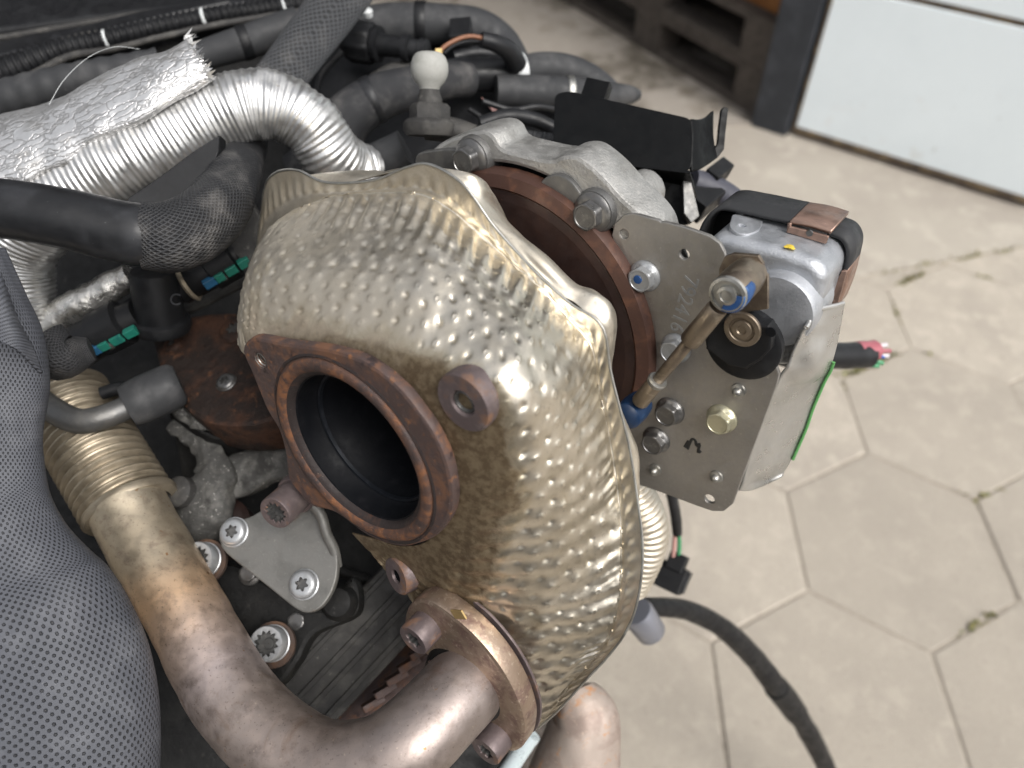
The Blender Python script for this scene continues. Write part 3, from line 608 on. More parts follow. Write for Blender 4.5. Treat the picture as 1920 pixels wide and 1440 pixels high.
h += .0009 * vnoise(s * 30, ell * 22, 11) * sstep(.84, .95, tt)
G2 = G + h[..., None] * N
stain = (1 - sstep(.11, .34, tt)) * (.9 + .3 * vnoise(s * 30, ell * 60, 14)) + (.30 * vnoise(s * 22, ell * 20, 24) + .22 * vnoise(s * 150, ell * 28, 25)) * sstep(.08, .2, tt) * (1 - sstep(.42, .6, tt)); stain = stain + .42 * sstep(.83, .88, tt) * (1 - sstep(8, 13, np.linspace(0, 22, NC)[:, None])); stain = np.clip(stain + .14 * low * (1 - sstep(.12, .36, tt)), 0, 1.2)
cidx = np.linspace(0, 22, NC)[:, None] + 0 * tt
dust = .50 * (1 - sstep(3, 11, cidx)) + .45 * sstep(.82, .9, tt) * (1 - sstep(8, 12, cidx)) + .12 + .3 * sstep(.12, .2, tt) * (1 - sstep(.25, .45, tt)) * (1 - sstep(6, 10, cidx))
v_, f_, _ = grid(G2)
hsd = part('heat_shield', (v_, f_), M['shield'], tb, solid=.0007, angle=80)
for nm, arr in (('stain', stain), ('dust', dust)):
    at = hsd.data.attributes.new(nm, 'FLOAT', 'POINT'); at.data.foreach_set('value', arr.astype(np.float32).ravel())
edge = G2[::6, -1]
part('lip_edge', tube([np.append(p, .00062) for p in edge], step=.0016, n=8, smooth=False), M['steel'], hsd)
# rear half behind the lip
rear = []
for (x, y, a), (x2, y2, a2), (x3, y3, a3) in [
    ((520, 345, .086), (560, 330, .092), (640, 330, .118)), ((600, 345, .082), (640, 322, .090), (700, 318, .116)), ((640, 345, .081), (690, 330, .088), (740, 330, .114)), ((730, 322, .081), (760, 316, .088), (800, 340, .114)),
    ((800, 312, .083), (852, 322, .088), (870, 345, .112)), ((845, 330, .082), (892, 328, .090), (915, 352, .114)), ((872, 352, .082), (912, 352, .092), (935, 380, .116)), ((892, 384, .081), (922, 385, .092), (960, 420, .116)),
    ((930, 430, .080), (955, 422, .090), (1000, 460, .114)), ((1000, 505, .078), (1025, 478, .088), (1050, 510, .112)), ((1050, 550, .078), (1080, 530, .088), (1085, 545, .112)), ((1095, 582, .078), (1128, 552, .089), (1120, 580, .114)),
    ((1125, 605, .078), (1152, 585, .090), (1130, 620, .116)), ((1138, 640, .078), (1156, 632, .090), (1130, 670, .116)), ((1145, 700, .077), (1146, 690, .088), (1120, 720, .112)), ((1160, 770, .076), (1164, 765, .086), (1130, 800, .11)),
    ((1178, 825, .074), (1190, 828, .083), (1150, 850, .105)), ((1185, 870, .072), (1197, 875, .080), (1150, 900, .10)), ((1193, 925, .069), (1196, 925, .078), (1150, 960, .10)), ((1200, 1020, .062), (1190, 1020, .075), (1150, 1040, .095)), ((1180, 1160, .048), (1160, 1150, .065), (1120, 1140, .09)), ((1060, 1310, .03), (1040, 1290, .05), (1000, 1260, .08))]:
    rear.append([TP(x, y, a), TP(x2, y2, a2), TP(x3, y3, a3)])
RG = loft(rear, 300, 40)
RG = RG + .0009 * vnoise(np.linspace(0, 40, 300)[:, None] + 0 * np.zeros((1, 40)), np.linspace(0, 4, 40)[None] + np.zeros((300, 1)), 21)[..., None] * (-AX)
rv, rf, _ = grid(RG)
rs_ = part('rear_heat_shield', (rv, rf), M['shield'], tb, solid=.0007, angle=80)
for nm, val in (('stain', .1), ('dust', .55)):
    at = rs_.data.attributes.new(nm, 'FLOAT', 'POINT'); at.data.foreach_set('value', np.full(len(rv), val, np.float32))
# bosses standing through the shield
b1 = TP(867, 757, .0052)
boss = part('threaded_boss', rad([(.0122, .016), (.0122, .001), (.0116, 0), (.0056, 0), (.0050, .0006), (.0047, .0018), (.0047, .0044), (.0001, .0044)], b1, AX, 48, closed=False), M['purple'], tb)
part('hole', rad([(.00465, .0015), (.00465, .0040), (.0001, .0040)], b1, AX, 32, closed=False), M['soot_hole_shade'], boss)  # black lining puts the dark of a deeper hole into the colour
tp = [np.append(b1 + AX * (.0008 + .0028 * t) + .0043 * (math.cos(t * 20) * E1 + math.sin(t * 20) * E2), .00045) for t in np.linspace(0, 1, 90)]
part('thread', tube(tp, step=.0007, n=6), M['recess'], boss)
ax2 = nrm(AX + .25 * E1 - .15 * E2); b2 = TP(742, 1081, .0025)
boss2 = part('threaded_boss', rad([(.0098, .014), (.0098, .001), (.0090, 0), (.0038, 0), (.0034, .0006), (.0032, .0050), (.0001, .0050)], b2, ax2, 40, closed=False), M['purple'], tb)
part('hole', rad([(.00315, .0012), (.00315, .0048), (.0001, .0048)], b2, ax2, 24, closed=False), M['soot_hole_shade'], boss2)  # same black lining, shade of depth painted into a shallow hole
# bearing side: rusty disc and cast aluminium compressor housing with bolts
dc = T0 + .129 * AX; Rd = .0862
dsh = CAM + (C2W(V(-.0022, .0335, -.4590)) ) * .925; dsh = dsh + ((dc - dsh) @ AX) * AX
part('bearing_disc', rad([(.03, .002), (Rd - .009, 0), (Rd - .0085, .0002)], dsh, AX, 128), M['rust_disc'], tb)
part('disc_rim', rad([(Rd - .0085, .0002), (Rd - .0070, -.0010), (Rd - .001, .0008), (Rd, .003), (Rd, .010), (Rd - .01, .0105)], dsh, AX, 128, closed=False), M['rust_rim'], tb)
part('seal_plate', rad([(Rd + .0035, .012), (Rd + .0035, .018), (.02, .018)], dsh, AX, 128, closed=False), M['black'], tb)
inn = [dsh + .014 * AX + (Rd + .002) * (math.cos(t) * E1 + math.sin(t) * E2) for t in np.linspace(math.radians(28), math.radians(118), 40)]
out_px = [(792, 312), (800, 292), (826, 268), (868, 250), (905, 243), (926, 254), (940, 276), (975, 287), (1030, 299), (1050, 292), (1072, 290), (1092, 298), (1128, 328), (1168, 372), (1200, 402), (1225, 440), (1235, 500), (1228, 560)]
ho = catmull([TP(x, y, .137) for x, y in out_px], 70)
qc = T0 + .137 * AX
inn = [p + ((qc - p) @ AX) * AX for p in inn]
ring = list(ho) + list(inn)
hous = part('compressor_housing', cut_plate([p + .026 * AX for p in ring], [], qc + .026 * AX, BF, .026, .0022), M['alu'], tb)
part('cover', rad([(.080, .150), (.080, .175), (.066, .200), (.03, .206)], T0, AX, 64), M['dark'], tb)
for x, y, a in ((884, 296, .1335), (1112, 398, .1335)):
    o = TP(x, y, a)
    part('bolt_boss', rad([(.0112, .020), (.0108, .002), (.0100, 0)], o, AX, 36), M['alu_dark'], hous)
    part('bolt', hexbolt(o + nA * .0001, nA, .0122, .0078, .0098, .3), M['bolt'], hous)
lug = [(1008, 372), (1012, 345), (1028, 330), (1050, 328), (1072, 342), (1092, 372), (1096, 398), (1080, 408)]
part('machined_pad', cut_plate([p + .004 * AX for p in catmull([TP(x, y, .134) for x, y in lug], 40)], [], TP(1050, 360, .138), BF, .004, .0008), M['alu_dark'], hous)
lug = [(778, 318), (782, 290), (812, 282), (850, 280), (872, 296), (870, 322)]
part('machined_pad', cut_plate([p + .004 * AX for p in catmull([TP(x, y, .134) for x, y in lug], 40)], [], TP(820, 300, .138), BF, .004, .0008), M['alu_dark'], hous)
so = TP(1182, 375, .165); sdir = nrm(P(1214, 352, .415) - P(1160, 392, .395))
part('stub_pipe', rad([(.0115, -.01), (.0115, .020), (.0108, .024), (.009, .0255), (.003, .026)], P(1172, 384, .40), sdir, 36), M['alu'], tb)
# ------------------------------------------------------------------ electric actuator on its bracket plate
ac = thing('turbo_actuator', 'grey die-cast actuator on a stamped bracket plate with link rod', 'actuator', TP(1300, 900, .14))
PA = .136; qP = T0 + PA * AX
pl_px = [(1147, 441), (1152, 419), (1169, 403), (1187, 400), (1234, 413), (1239, 417), (1246, 416), (1287, 427), (1331, 443), (1350, 457), (1359, 476), (1360, 500), (1366, 560), (1385, 620), (1408, 664), (1436, 676), (1456, 688), (1461, 703), (1455, 725), (1424, 808), (1383, 919), (1374, 945), (1357, 959), (1336, 959), (1301, 947), (1265, 933), (1232, 921), (1185, 905), (1150, 860), (1150, 760), (1200, 700), (1216, 660), (1205, 600), (1184, 545), (1160, 490)]
pth = .0024
qb = qP + pth * AX
hl = [(1170, 439, 9), (1283, 477, 10), (1330, 936, 10)]
plate = part('bracket_plate', cut_plate([TP(x, y, PA) + pth * AX for x, y in pl_px], [[p + pth * AX for p in ring_px(x, y, r, qP, AX)] for x, y, r in hl], qb, BF, pth, .0005), M['plate'], ac)
for x, y, m, sp, nm in ((1210, 517, 'zinc', .2, 'bolt'), (1268, 652, 'zinc', .5, 'bolt'), (1257, 770, 'bolt', .1, 'bolt'), (1354, 784, 'zinc_yellow', .35, 'bolt'), (1231, 824, 'bolt', .6, 'bolt')):
    o = TP(x, y, PA) + nA * .0001
    part(nm, hexbolt(o, nA, .0112, .0062, .0078, sp), M[m], plate)
part('paint_mark', rad([(.0022, 0), (.002, .0004), (.0004, .0005)], TP(1207, 515, PA) + nA * .0060, nA, 12), M['blue'], plate)
for x, y in ((1385, 731), (1344, 893), (1229, 880)):
    o = TP(x, y, PA) + nA * .0001
    part('rivet', rad([(.0036, 0), (.0034, .0010), (.0022, .0014), (.0021, .0030), (.0012, .0040), (.0003, .0042)], o, nA, 24), M['steel'], plate)
t0_ = TP(1314, 512, PA) + nA * .00005
part('stamped_number', text('792416 -', .0105, TP(1285, 512, PA) + nA * .00003, TP(1254, 622, PA) - TP(1285, 512, PA), TP(1322, 522, PA) - TP(1285, 512, PA), .0002), M['zinc'], plate)
sc_pts = [(1284, 838), (1292, 826), (1289, 842), (1297, 824), (1304, 826), (1306, 836), (1312, 832), (1309, 848), (1314, 845)]
part('marker_scribble', tube([np.append(TP(x, y, PA) + nA * .0002, .00075) for x, y in sc_pts], step=.0008, n=8, flat=.3, flatdir=nA), M['ink'], plate)
# die-cast housing
fp = [(1318, 462), (1340, 440), (1400, 452), (1480, 472), (1532, 492), (1550, 520), (1538, 570), (1515, 640), (1490, 690), (1440, 690), (1330, 620)]
front = [TP(x, y, .150) for x, y in fp]
hb = part('housing', prism(rounded(front, .006), AX * .034), M['alu_box'], ac, bevel=.0055, seg=4)
part('housing_back', prism(rounded([p + AX * .0345 + (p - np.mean(front, 0)) * .05 for p in front], .006), AX * .012), M['alu_box'], ac, bevel=.002)
part('motor_barrel', rad([(.0175, .02), (.0175, -.004), (.0165, -.006), (.013, -.0065)], TP(1462, 575, .149), AX, 48), M['alu_box'], ac)
ear = [(1365, 425), (1372, 400), (1430, 412), (1422, 432), (1400, 440), (1378, 437)]
en = nrm(np.cross(TP(1530, 492, .15) - TP(1400, 452, .15), AX)); en = en if en[2] > 0 else -en
eb = frame(en); eq = TP(1395, 435, .163)
part('tab', cut_plate(rounded([PL(x, y + 8, eq + en * .0008, en) for x, y in ear], .003), [ring_px(1389, 431, 7, eq + en * .0008, en, 14)], eq + en * .0008, eb, .0022, .0004), M['alu_box'], ac)
part('yellow_dab', rad([(lambda t: .0022 + .0006 * math.sin(3 * t), 0), (.0018, .00035)], PL(1481, 463, TP(1480, 472, .150) + en * .0002, en), en, 16), M['yellow'], ac)
lid_px = [(1312, 480), (1314, 440), (1327, 414), (1352, 397), (1450, 414), (1552, 441), (1580, 456), (1588, 480), (1578, 540), (1556, 600), (1500, 690), (1400, 650)]
part('lid', cut_plate([TP(x, y, .1865) + AX * .012 for x, y in lid_px], [], T0 + .1985 * AX, BF, .012, .001), M['black'], ac)
# clip band over the top and the side
bz = .186
band = [(1308, 470), (1312, 440), (1325, 412), (1350, 392), (1400, 399), (1450, 410), (1482, 417)]
def strip(pts_px, a0, a1, thick, name, m, parent=ac, lift=0.0):
    L = catmull([TP(x, y, a0) for x, y in pts_px], 40); g_ = np.stack([L, L + AX * (a1 - a0)], 1)
    v, f, _ = grid(g_); return part(name, (v, f), m, parent, solid=thick, off=0)
strip(band, .172, .198, .0018, 'clip_band', M['grey_rubber'])
strip([(1552, 437), (1578, 448), (1590, 470), (1586, 500), (1578, 530)], .176, .196, .002, 'corner_band', M['grey_rubber'])
for x, y in ((1415, 396), (1474, 412)):
    o = TP(x, y, .192); part('clip_tab', box(o + V(0, 0, .0025), BF, V(.0022, .0022, .0025) * (1.0 if x < 1450 else 1.5)), M['grey_rubber'], ac, bevel=.0006)
strip([(1481, 417), (1520, 424), (1558, 436)], .170, .196, .0016, 'copper_clip', M['copper'])
strip([(1478, 436), (1480, 419)], .168, .1695, .0016, 'copper_clip_edge', M['copper'])
cl = [(1481, 422), (1476, 434), (1550, 456), (1556, 441)]
part('copper_clip_lip', prism([TP(x, y, .169) for x, y in cl], AX * -.0016), M['copper'], ac, bevel=.0005)
part('clip_rivet', rad([(.0016, 0), (.0014, .0005)], TP(1518, 437, .1672), nA, 14), M['bolt'], ac)
strip([(1586, 506), (1576, 545), (1562, 582)], .176, .196, .0016, 'side_clip', M['copper'])
sc2 = [(1580, 505), (1590, 507), (1568, 585), (1545, 578)]
part('side_clip_lip', prism([TP(x, y, .1755) for x, y in sc2], AX * -.0016), M['copper'], ac, bevel=.0005)
# bent sheet guard on the right with a green line along its edge
rows = []
for l_, m_, r_ in [((1508, 612, .140), (1535, 585, .150), (1583, 566, .166)), ((1499, 640, .139), (1530, 625, .152), (1574, 615, .168)), ((1480, 682, .1385), (1518, 690, .152), (1558, 672, .168)), ((1460, 712, .1385), (1495, 730, .153), (1543, 715, .168)), ((1436, 776, .1385), (1472, 785, .153), (1522, 770, .168)), ((1412, 842, .1385), (1448, 846, .153), (1498, 826, .168)), ((1392, 900, .1385), (1425, 898, .151), (1476, 878, .166)), ((1384, 918, .1385), (1412, 918, .150), (1466, 893, .164))]:
    rows.append([TP(*l_), TP(*m_), TP(*r_)])
SG = loft(rows, 90, 30); ng = nrm(np.cross(SG[40, 20] - SG[40, 5], SG[60, 10] - SG[20, 10]))
ng = ng if ng @ (CAM - SG[40, 10]) > 0 else -ng
uu, vv = np.meshgrid(np.linspace(0, 9, 90), np.linspace(0, 2.2, 30), indexing='ij')
SG = SG + ng * (.0014 * vnoise(uu, vv, 31) + .0022 * np.exp(-((uu - 2.2) ** 2 + (vv - 1.3) ** 2) * 2.5))[..., None]
part('sheet_guard', grid(SG), M['bright_sheet'], ac, solid=.0012)
part('top_lip', tube([np.append(p, .0011) for p in SG[0, ::4]], step=.002, n=8), M['bright_sheet'], ac)
part('green_line', tube([np.append(p + ng * .0007, .0008) for p in SG[26:76:5, 29]], step=.003, n=8), M['green'], ac)
# lever, bush and link rod
lv = [(1352, 500), (1362, 478), (1378, 472), (1425, 476), (1434, 490), (1437, 507), (1443, 514), (1443, 576), (1400, 582), (1370, 580), (1350, 545)]
lvq = T0 + .128 * AX
part('lever', cut_plate([TP(x, y, .128) for x, y in lv], [], lvq, BF, .0022, .0004), M['brown_steel'], ac)
part('pivot_bush', cut_plate([TP(x, y, .132) for x, y in [(1338, 618), (1352, 592), (1382, 580), (1420, 582), (1436, 592), (1452, 596), (1460, 612), (1458, 640), (1440, 660), (1412, 678), (1378, 672), (1352, 652), (1336, 640)]], [], T0 + .132 * AX, BF, .008, .0012), M['black'], ac)
part('bush_flange', rad([(.0175, 0), (.0175, .0035), (.016, .0045)], TP(1398, 640, .133), nA, 40), M['black'], ac)
part('pivot_pin', rad([(.0082, 0), (.0082, .0012), (.0078, .0016), (.0058, .0016), (.0052, .0008), (.0046, .0008), (.0042, .0018), (.0022, .0020), (.0018, .0013), (.0004, .0013)], TP(1393, 616, .124), nA, 48), M['brown_steel'], ac)
part('bush_slot', rad([(.0022, 0), (.0022, .0006)], TP(1446, 622, .1236), nA, 16), M['soot_hole_shade'], ac)
rod = thing('link_rod', 'brown steel actuator link rod with blue paint on both ball sockets', 'rod', TP(1200, 770, .11))
jt, jb = TP(1372, 545, .108), TP(1190, 765, .108)
rd = nrm(jb - jt); Lr = np.linalg.norm(jb - jt)
def along(t0, t1, r0, r1, nm, m): return part(nm, rad([(r0 * .9, t0), (r0, t0 + .0008), (r1, t1 - .0008), (r1 * .9, t1)], jt, rd, 36), m, rod)
along(.12 * Lr, .39 * Lr, .0044, .0047, 'sleeve', M['brown_steel']); along(.385 * Lr, .74 * Lr, .0028, .0028, 'shaft', M['brown_steel']); along(.72 * Lr, .76 * Lr, .0047, .0044, 'collar', M['steel']); along(.755 * Lr, .94 * Lr, .0040, .0042, 'lower_sleeve', M['brown_steel'])
sk = part('ball_socket', rad([(.0074, -.004), (.0080, -.0028), (.0080, .0125), (.0073, .019), (.0058, .0195)], jt, AX, 40), M['brown_steel'], rod)
part('face_ring', rad([(.0080, .0006), (.0076, -.0006), (.0064, -.0010), (.0062, .0000), (.0042, .0000), (.0040, -.0014), (.0027, -.0018), (.0025, -.0010), (.0002, -.0012)], jt - AX * .0042, AX, 40), M['steel'], sk)
bp = lambda t: .0082 + .0009 * math.sin(3 * t + 1)
blue_v = []
th_b = np.linspace(math.radians(-75), math.radians(40), 24)
gb = np.stack([np.stack([jt + AX * z + .00815 * (math.cos(t) * E1 + math.sin(t) * E2) for z in np.linspace(-.0036, .003 + .0015 * math.sin(5 * t), 6)]) for t in th_b])
part('blue_paint', grid(gb), M['blue'], sk, solid=.0002)
gb = np.stack([np.stack([jt - AX * .0050 + r * (math.cos(t) * E1 + math.sin(t) * E2) for r in np.linspace(.0014 + .001 * math.sin(4 * t), .0075, 6)]) for t in np.linspace(math.radians(-100), math.radians(15), 24)])
part('blue_paint', grid(gb), M['blue'], sk, solid=.0003)
part('lower_socket', rad([(.0050, -.005), (.0068, -.0035), (.0072, .004), (.0064, .010), (.004, .012)], jb + rd * .004, AX, 32), M['navy'], rod)
# ------------------------------------------------------------------ exhaust gas pipe with clamp
eg = thing('exhaust_pipe', 'heat tinted copper brown exhaust pipe bending up to the clamp', 'pipe', P(500, 1400, .42))
CA = .002; dC = (TP(880, 1270, CA) - CAM) @ FW
ep = [(236, 942, .425), (262, 995, .420), (308, 1076, .410), (356, 1160, .398), (400, 1245, .386), (446, 1318, .375), (520, 1392, .362), (610, 1436, .352), (700, 1430, .346), (768, 1392, .346), (826, 1336, .354), (872, 1284, dC - .008), (890, 1262, dC + .004)]
part('pipe', tube([np.append(P(x, y, d), r) for (x, y, d), r in zip(ep, np.linspace(.0206, .0192, len(ep)))], step=.0022, n=56, wob=.0003, wobscale=60), M['egr'], eg)
be = [(240, 948, .430), (205, 890, .437), (160, 815, .448), (120, 745, .460)]
part('bellows', tube([np.append(P(x, y, d), .0240) for x, y, d in be], step=.0006, n=56, corr=(.0049, .0014, .8)), M['bellows'], eg)
pc = P(246, 952, .429); pdx = nrm(P(262, 995, .425) - P(230, 930, .432))
part('collar', rad([(.0206, -.004), (.0250, -.0032), (.0258, -.001), (.0250, .0018), (.0208, .0032)], pc, pdx, 56, closed=False), M['bellows'], eg)
# clamp flange at the end of the pipe
fd = AX; fq = TP(880, 1270, CA)
fB = BF
co = [(768, 1162), (775, 1130), (795, 1112), (822, 1116), (856, 1138), (905, 1180), (950, 1235), (982, 1295), (996, 1345), (990, 1385), (972, 1396), (950, 1388), (925, 1400), (905, 1375), (880, 1320), (838, 1245), (800, 1205), (775, 1190)]
CLP = [PL(x, y, fq, fd) for x, y in co]
clamp = part('clamp_flange', cut_plate([p + fd * .006 for p in catmull(CLP + CLP[:1], 120)[:-1]], [], fq + fd * .006, fB, .011, .002), M['clamp'], eg)
part('gasket', cut_plate([p + fd * .0084 + (p - fq) * .012 for p in catmull(CLP + CLP[:1], 120)[:-1]], [], fq + fd * .0084, fB, .0014, .0003), M['purple'], eg)
part('weld_bead', rad([(.0198, -.010), (.0216, -.006), (.0222, -.0045)], fq, fd, 48, closed=False), M['dark'], eg)
for x, y in ((802, 1172), (934, 1378)):
    o = PL(x, y, fq - fd * .005, fd)
    screw('cap_bolt', capbolt(o, -fd, .0082, .0105, .0044, 6), M['purple'], clamp)
bq = PL(860, 1152, fq - fd * .0052, fd)
part('brass_tab', box(bq, fB @ np.array([[math.cos(.6), -math.sin(.6), 0], [math.sin(.6), math.cos(.6), 0], [0, 0, 1]]), V(.0040, .0024, .0005)), M['brass'], clamp, bevel=.0003)
# ------------------------------------------------------------------ grey bracket with its screws
nb = C2W(nrm(V(-.12, .30, .94))); qB = P(520, 1050, .405); bB = frame(nb)
br = thing('support_bracket', 'grey steel support bracket held by two silver star screws', 'bracket', P(520, 1100, .42))
bo = [(410, 1012), (414, 990), (432, 976), (470, 968), (530, 930), (560, 912), (590, 925), (598, 970), (612, 1000), (628, 1025), (633, 1060), (626, 1100), (606, 1134), (582, 1148), (556, 1142), (500, 1098), (425, 1038)]
plb = part('bracket_plate', cut_plate([p - nb * .0045 for p in catmull([PL(x, y, qB, nb) for x, y in bo + bo[:1]], 100)[:-1]], [], qB - nb * .0045, bB, .0045, .0009), M['bracket'], br)
arm = [(570, 930, .398), (600, 962, .401), (612, 1000, .402), (626, 1030, .404), (632, 1062, .406)]
part('bracket_rib', tube([np.append(P(x, y, d), .0028) for x, y, d in arm], step=.002, n=14), M['bracket'], br)
for x, y in ((440, 998), (571, 1096)): screw('star_screw', torxbolt(PL(x, y, qB, nb) + nb * .0001, nb, .0074, .0042, .0035), M['zinc'], plb)
cbx = nrm(P(505, 972, .378) - P(558, 925, .398))
screw('socket_bolt', capbolt(P(552, 930, .396), cbx, .0088, .0165, .0062, 12), M['purple'], br)
part('bolt_collar', rad([(.0105, -.010), (.0105, .004), (.0098, .005)], P(562, 921, .400), cbx, 36), M['purple'], br)
for x, y, d, l in ((512, 1206, .415, 'silver socket head bolt low beside the copper pipe'), (384, 1050, .425, 'silver socket head bolt half hidden by the copper pipe')):
    o = screw('socket_bolt', capbolt(P(x, y, d), C2W(nrm(V(-.1, .28, .95))), .0092, .010, .0068, 12, 1.05), M['zinc'], None, l, 'bolt', 'socket bolts in the dark casting')
    o2 = part('washer', rad([(.0122, -.002), (.0122, .0004)], P(x, y + 3, d + .0005), C2W(nrm(V(-.1, .28, .95))), 32), M['washer'], o)
# ------------------------------------------------------------------ silver hose, foil sleeve, black hoses
hp = [(706, 318, .485, 34), (690, 318, .482, 44), (660, 318, .475, 52), (622, 290, .462, 56), (585, 240, .452, 58), (535, 205, .446, 60), (470, 196, .441, 64), (395, 222, .438, 68), (320, 262, .436, 72), (235, 305, .434, 72), (150, 350, .434, 70), (75, 405, .438, 68), (30, 475, .445, 68), (30, 550, .452, 66), (50, 640, .46, 62)]
ho_ = part('corrugated_hose', tube(px(hp), step=.0005, n=72, corr=(.0031, .00030, .8), wob=.0011, wobscale=110, seed=4), M['silver'], None, angle=70); tag(ho_, 'silver corrugated foil hose arching over the engine', 'hose')
fs = [(-60, 318, .425, 92), (20, 284, .425, 88), (110, 246, .423, 82), (200, 202, .421, 74), (280, 160, .420, 66), (340, 128, .420, 62), (376, 108, .421, 58)]
fo_ = part('foil_sleeve', tube(px(fs), step=.0014, n=64, flat=.34, flatdir=C2W(nrm(V(.1, .45, .9))), wob=.0026, wobscale=38, seed=9, caps=False), M['foil'], None, angle=80, solid=.0008); tag(fo_, 'wrinkled silver foil sleeve with frayed end on the left', 'sleeve')
fr_v, fr_f = [], []
tip = np.array(px(fs)[-1][:3]); tdir = nrm(np.array(px(fs)[-1][:3]) - np.array(px(fs)[-2][:3])); fdir = C2W(nrm(V(.1, .45, .9))); sdir = np.cross(tdir, fdir)
for k in range(110):
    a = rng.uniform(0, 2 * math.pi); b = tip + 58 * .421 / F * (.42 * math.cos(a) * fdir + math.sin(a) * sdir) - tdir * .002; L_ = abs(rng.normal(.003, .0022)); e = b + tdir * L_ + rng.normal(0, .0012, 3); w_ = rng.normal(0, .0006, 3); n = len(fr_v)
    fr_v += [b - w_, b + w_, e]; fr_f.append((n, n + 1, n + 2))
part('frayed_fibres', (np.array(fr_v), fr_f), M['silver'], fo_, smooth=False)
sm = part('foil_tube', tube(px([(70, 628, .462, 30), (120, 592, .455, 31), (180, 555, .452, 30), (246, 516, .450, 24)]), step=.0015, n=40, wob=.0009, wobscale=120, seed=13), M['foil_dark'], None, angle=70); tag(sm, 'short dull foil wrapped tube below the black rubber hose', 'tube')
rh = thing('rubber_hose', 'thick black rubber hose pushed into a braided sleeve', 'hose', P(200, 460, .39))
part('rubber_end', tube(px([(-60, 385, .372, 55), (40, 396, .372, 56), (130, 412, .374, 57), (215, 432, .377, 58), (272, 442, .379, 58), (292, 444, .380, 50)]), step=.003, n=48), M['rubber'], rh)
part('braided_sleeve', tube(px([(268, 442, .380, 62), (320, 444, .384, 66), (368, 424, .392, 64), (408, 388, .404, 58), (434, 340, .425, 50), (450, 295, .452, 44), (462, 255, .48, 40)]), step=.0025, n=56, wob=.0006, seed=3), M['weave'], rh)
fb = part('plastic_fin', prism(catmull([P(x, y, d) for x, y, d in [(412, 252, .418), (360, 285, .412), (300, 330, .405), (238, 374, .398), (262, 384, .399), (330, 372, .404), (388, 330, .411), (410, 285, .417)]], 40), FW * .01), M['black'], None, bevel=.0008); tag(fb, 'thin black plastic fin under the silver hose', 'fin')
ms = thing('mesh_sleeve', 'large black knitted mesh sleeve in the lower left foreground', 'sleeve', P(50, 1440, .36))
mp_ = [(-60, 470, .350, 62), (-45, 560, .352, 84), (-40, 640, .353, 112), (-52, 740, .354, 132), (-64, 850, .354, 132), (-70, 930, .353, 146), (-58, 1010, .352, 168), (-38, 1110, .351, 208), (-5, 1210, .350, 246), (18, 1310, .350, 266), (24, 1420, .350, 266), (24, 1540, .352, 264), (20, 1700, .356, 256)]
part('fabric_tube', tube(px(mp_), step=.0022, n=96, flat=.55, flatdir=C2W(V(0, 0, 1.0)), wob=.0026, wobscale=17, seed=6), M['mesh'], ms, angle=80)
fold = loft([[P(-40, 470, .335), P(-5, 500, .332), P(15, 545, .331), P(38, 610, .333)], [P(-40, 560, .322), P(0, 580, .320), P(30, 612, .322), P(62, 650, .330)], [P(-40, 620, .320), P(0, 640, .318), P(40, 660, .322), P(80, 700, .334)]], 50, 40)
part('fabric_fold', grid(fold, np.stack(np.meshgrid(np.linspace(0, .05, 50), np.linspace(0, .05, 40), indexing='ij'), 2)), M['mesh'], ms, solid=.0015)
cu_ = part('frayed_cuff', tube(px([(78, 640, .40, 46), (112, 670, .402, 44), (150, 662, .408, 30), (172, 655, .41, 20)]), step=.002, n=32, wob=.001), M['weave_fine'], None); tag(cu_, 'frayed braided cuff beside the mesh sleeve under the foil tube', 'cuff')
st_ = part('webbing_strap', tube(px([(470, 215, .50, 44), (522, 150, .505, 44), (572, 84, .515, 46), (622, 18, .525, 48), (670, -50, .535, 50)]), step=.003, n=40, flat=.18, flatdir=C2W(nrm(V(.35, .1, .9)))), M['strap'], None); tag(st_, 'wide black webbing strap crossing behind the silver hose', 'strap')
bh = part('braided_hose', tube(px([(560, 330, .53, 44), (618, 285, .525, 46), (650, 225, .52, 46), (705, 185, .52, 42), (770, 165, .525, 38), (840, 150, .535, 34), (880, 150, .545, 30)]), step=.003, n=40), M['weave_fine'], None); tag(bh, 'black braided hose curving behind the ball stud', 'hose')
# ------------------------------------------------------------------ ball stud and what surrounds it
bs = thing('ball_stud', 'greyed white ball stud on a hexagon base', 'stud', P(800, 240, .455))
ub = C2W(nrm(V(.02, .97, .25))); o = P(806, 232, .455)
k = .455 / F
part('ball', rad([(17 * k, 58 * k), (20 * k, 66 * k), (28 * k, 74 * k), (33 * k, 84 * k), (35 * k, 95 * k), (34 * k, 106 * k), (30 * k, 116 * k), (25 * k, 122 * k), (21 * k, 124 * k), (13 * k, 124 * k), (11 * k, 122 * k), (2 * k, 121 * k)], o, ub, 40), M['white_dust'], bs)
part('neck', rad([(24 * k, 30 * k), (23 * k, 44 * k), (20 * k, 52 * k), (18 * k, 60 * k)], o, ub, 32), M['dusty'], bs)
hx_ = lambda r: (lambda t: r / math.cos((t % (math.pi / 3)) - math.pi / 6))
part('hexagon', rad([(hx_(33 * k), 8 * k), (hx_(33 * k), 30 * k), (hx_(28 * k), 36 * k), (24 * k, 37 * k)], o, ub, 48), M['dusty'], bs)
part('base', rad([(44 * k, -22 * k), (50 * k, -12 * k), (50 * k, 0), (42 * k, 8 * k), (20 * k, 10 * k)], o, ub, 40), M['dusty'], bs)
part('base_arm', tube(px([(800, 238, .462, 40), (850, 244, .462, 38), (892, 254, .460, 30)]), step=.003, n=24, flat=.6, flatdir=ub), M['dusty'], bs)
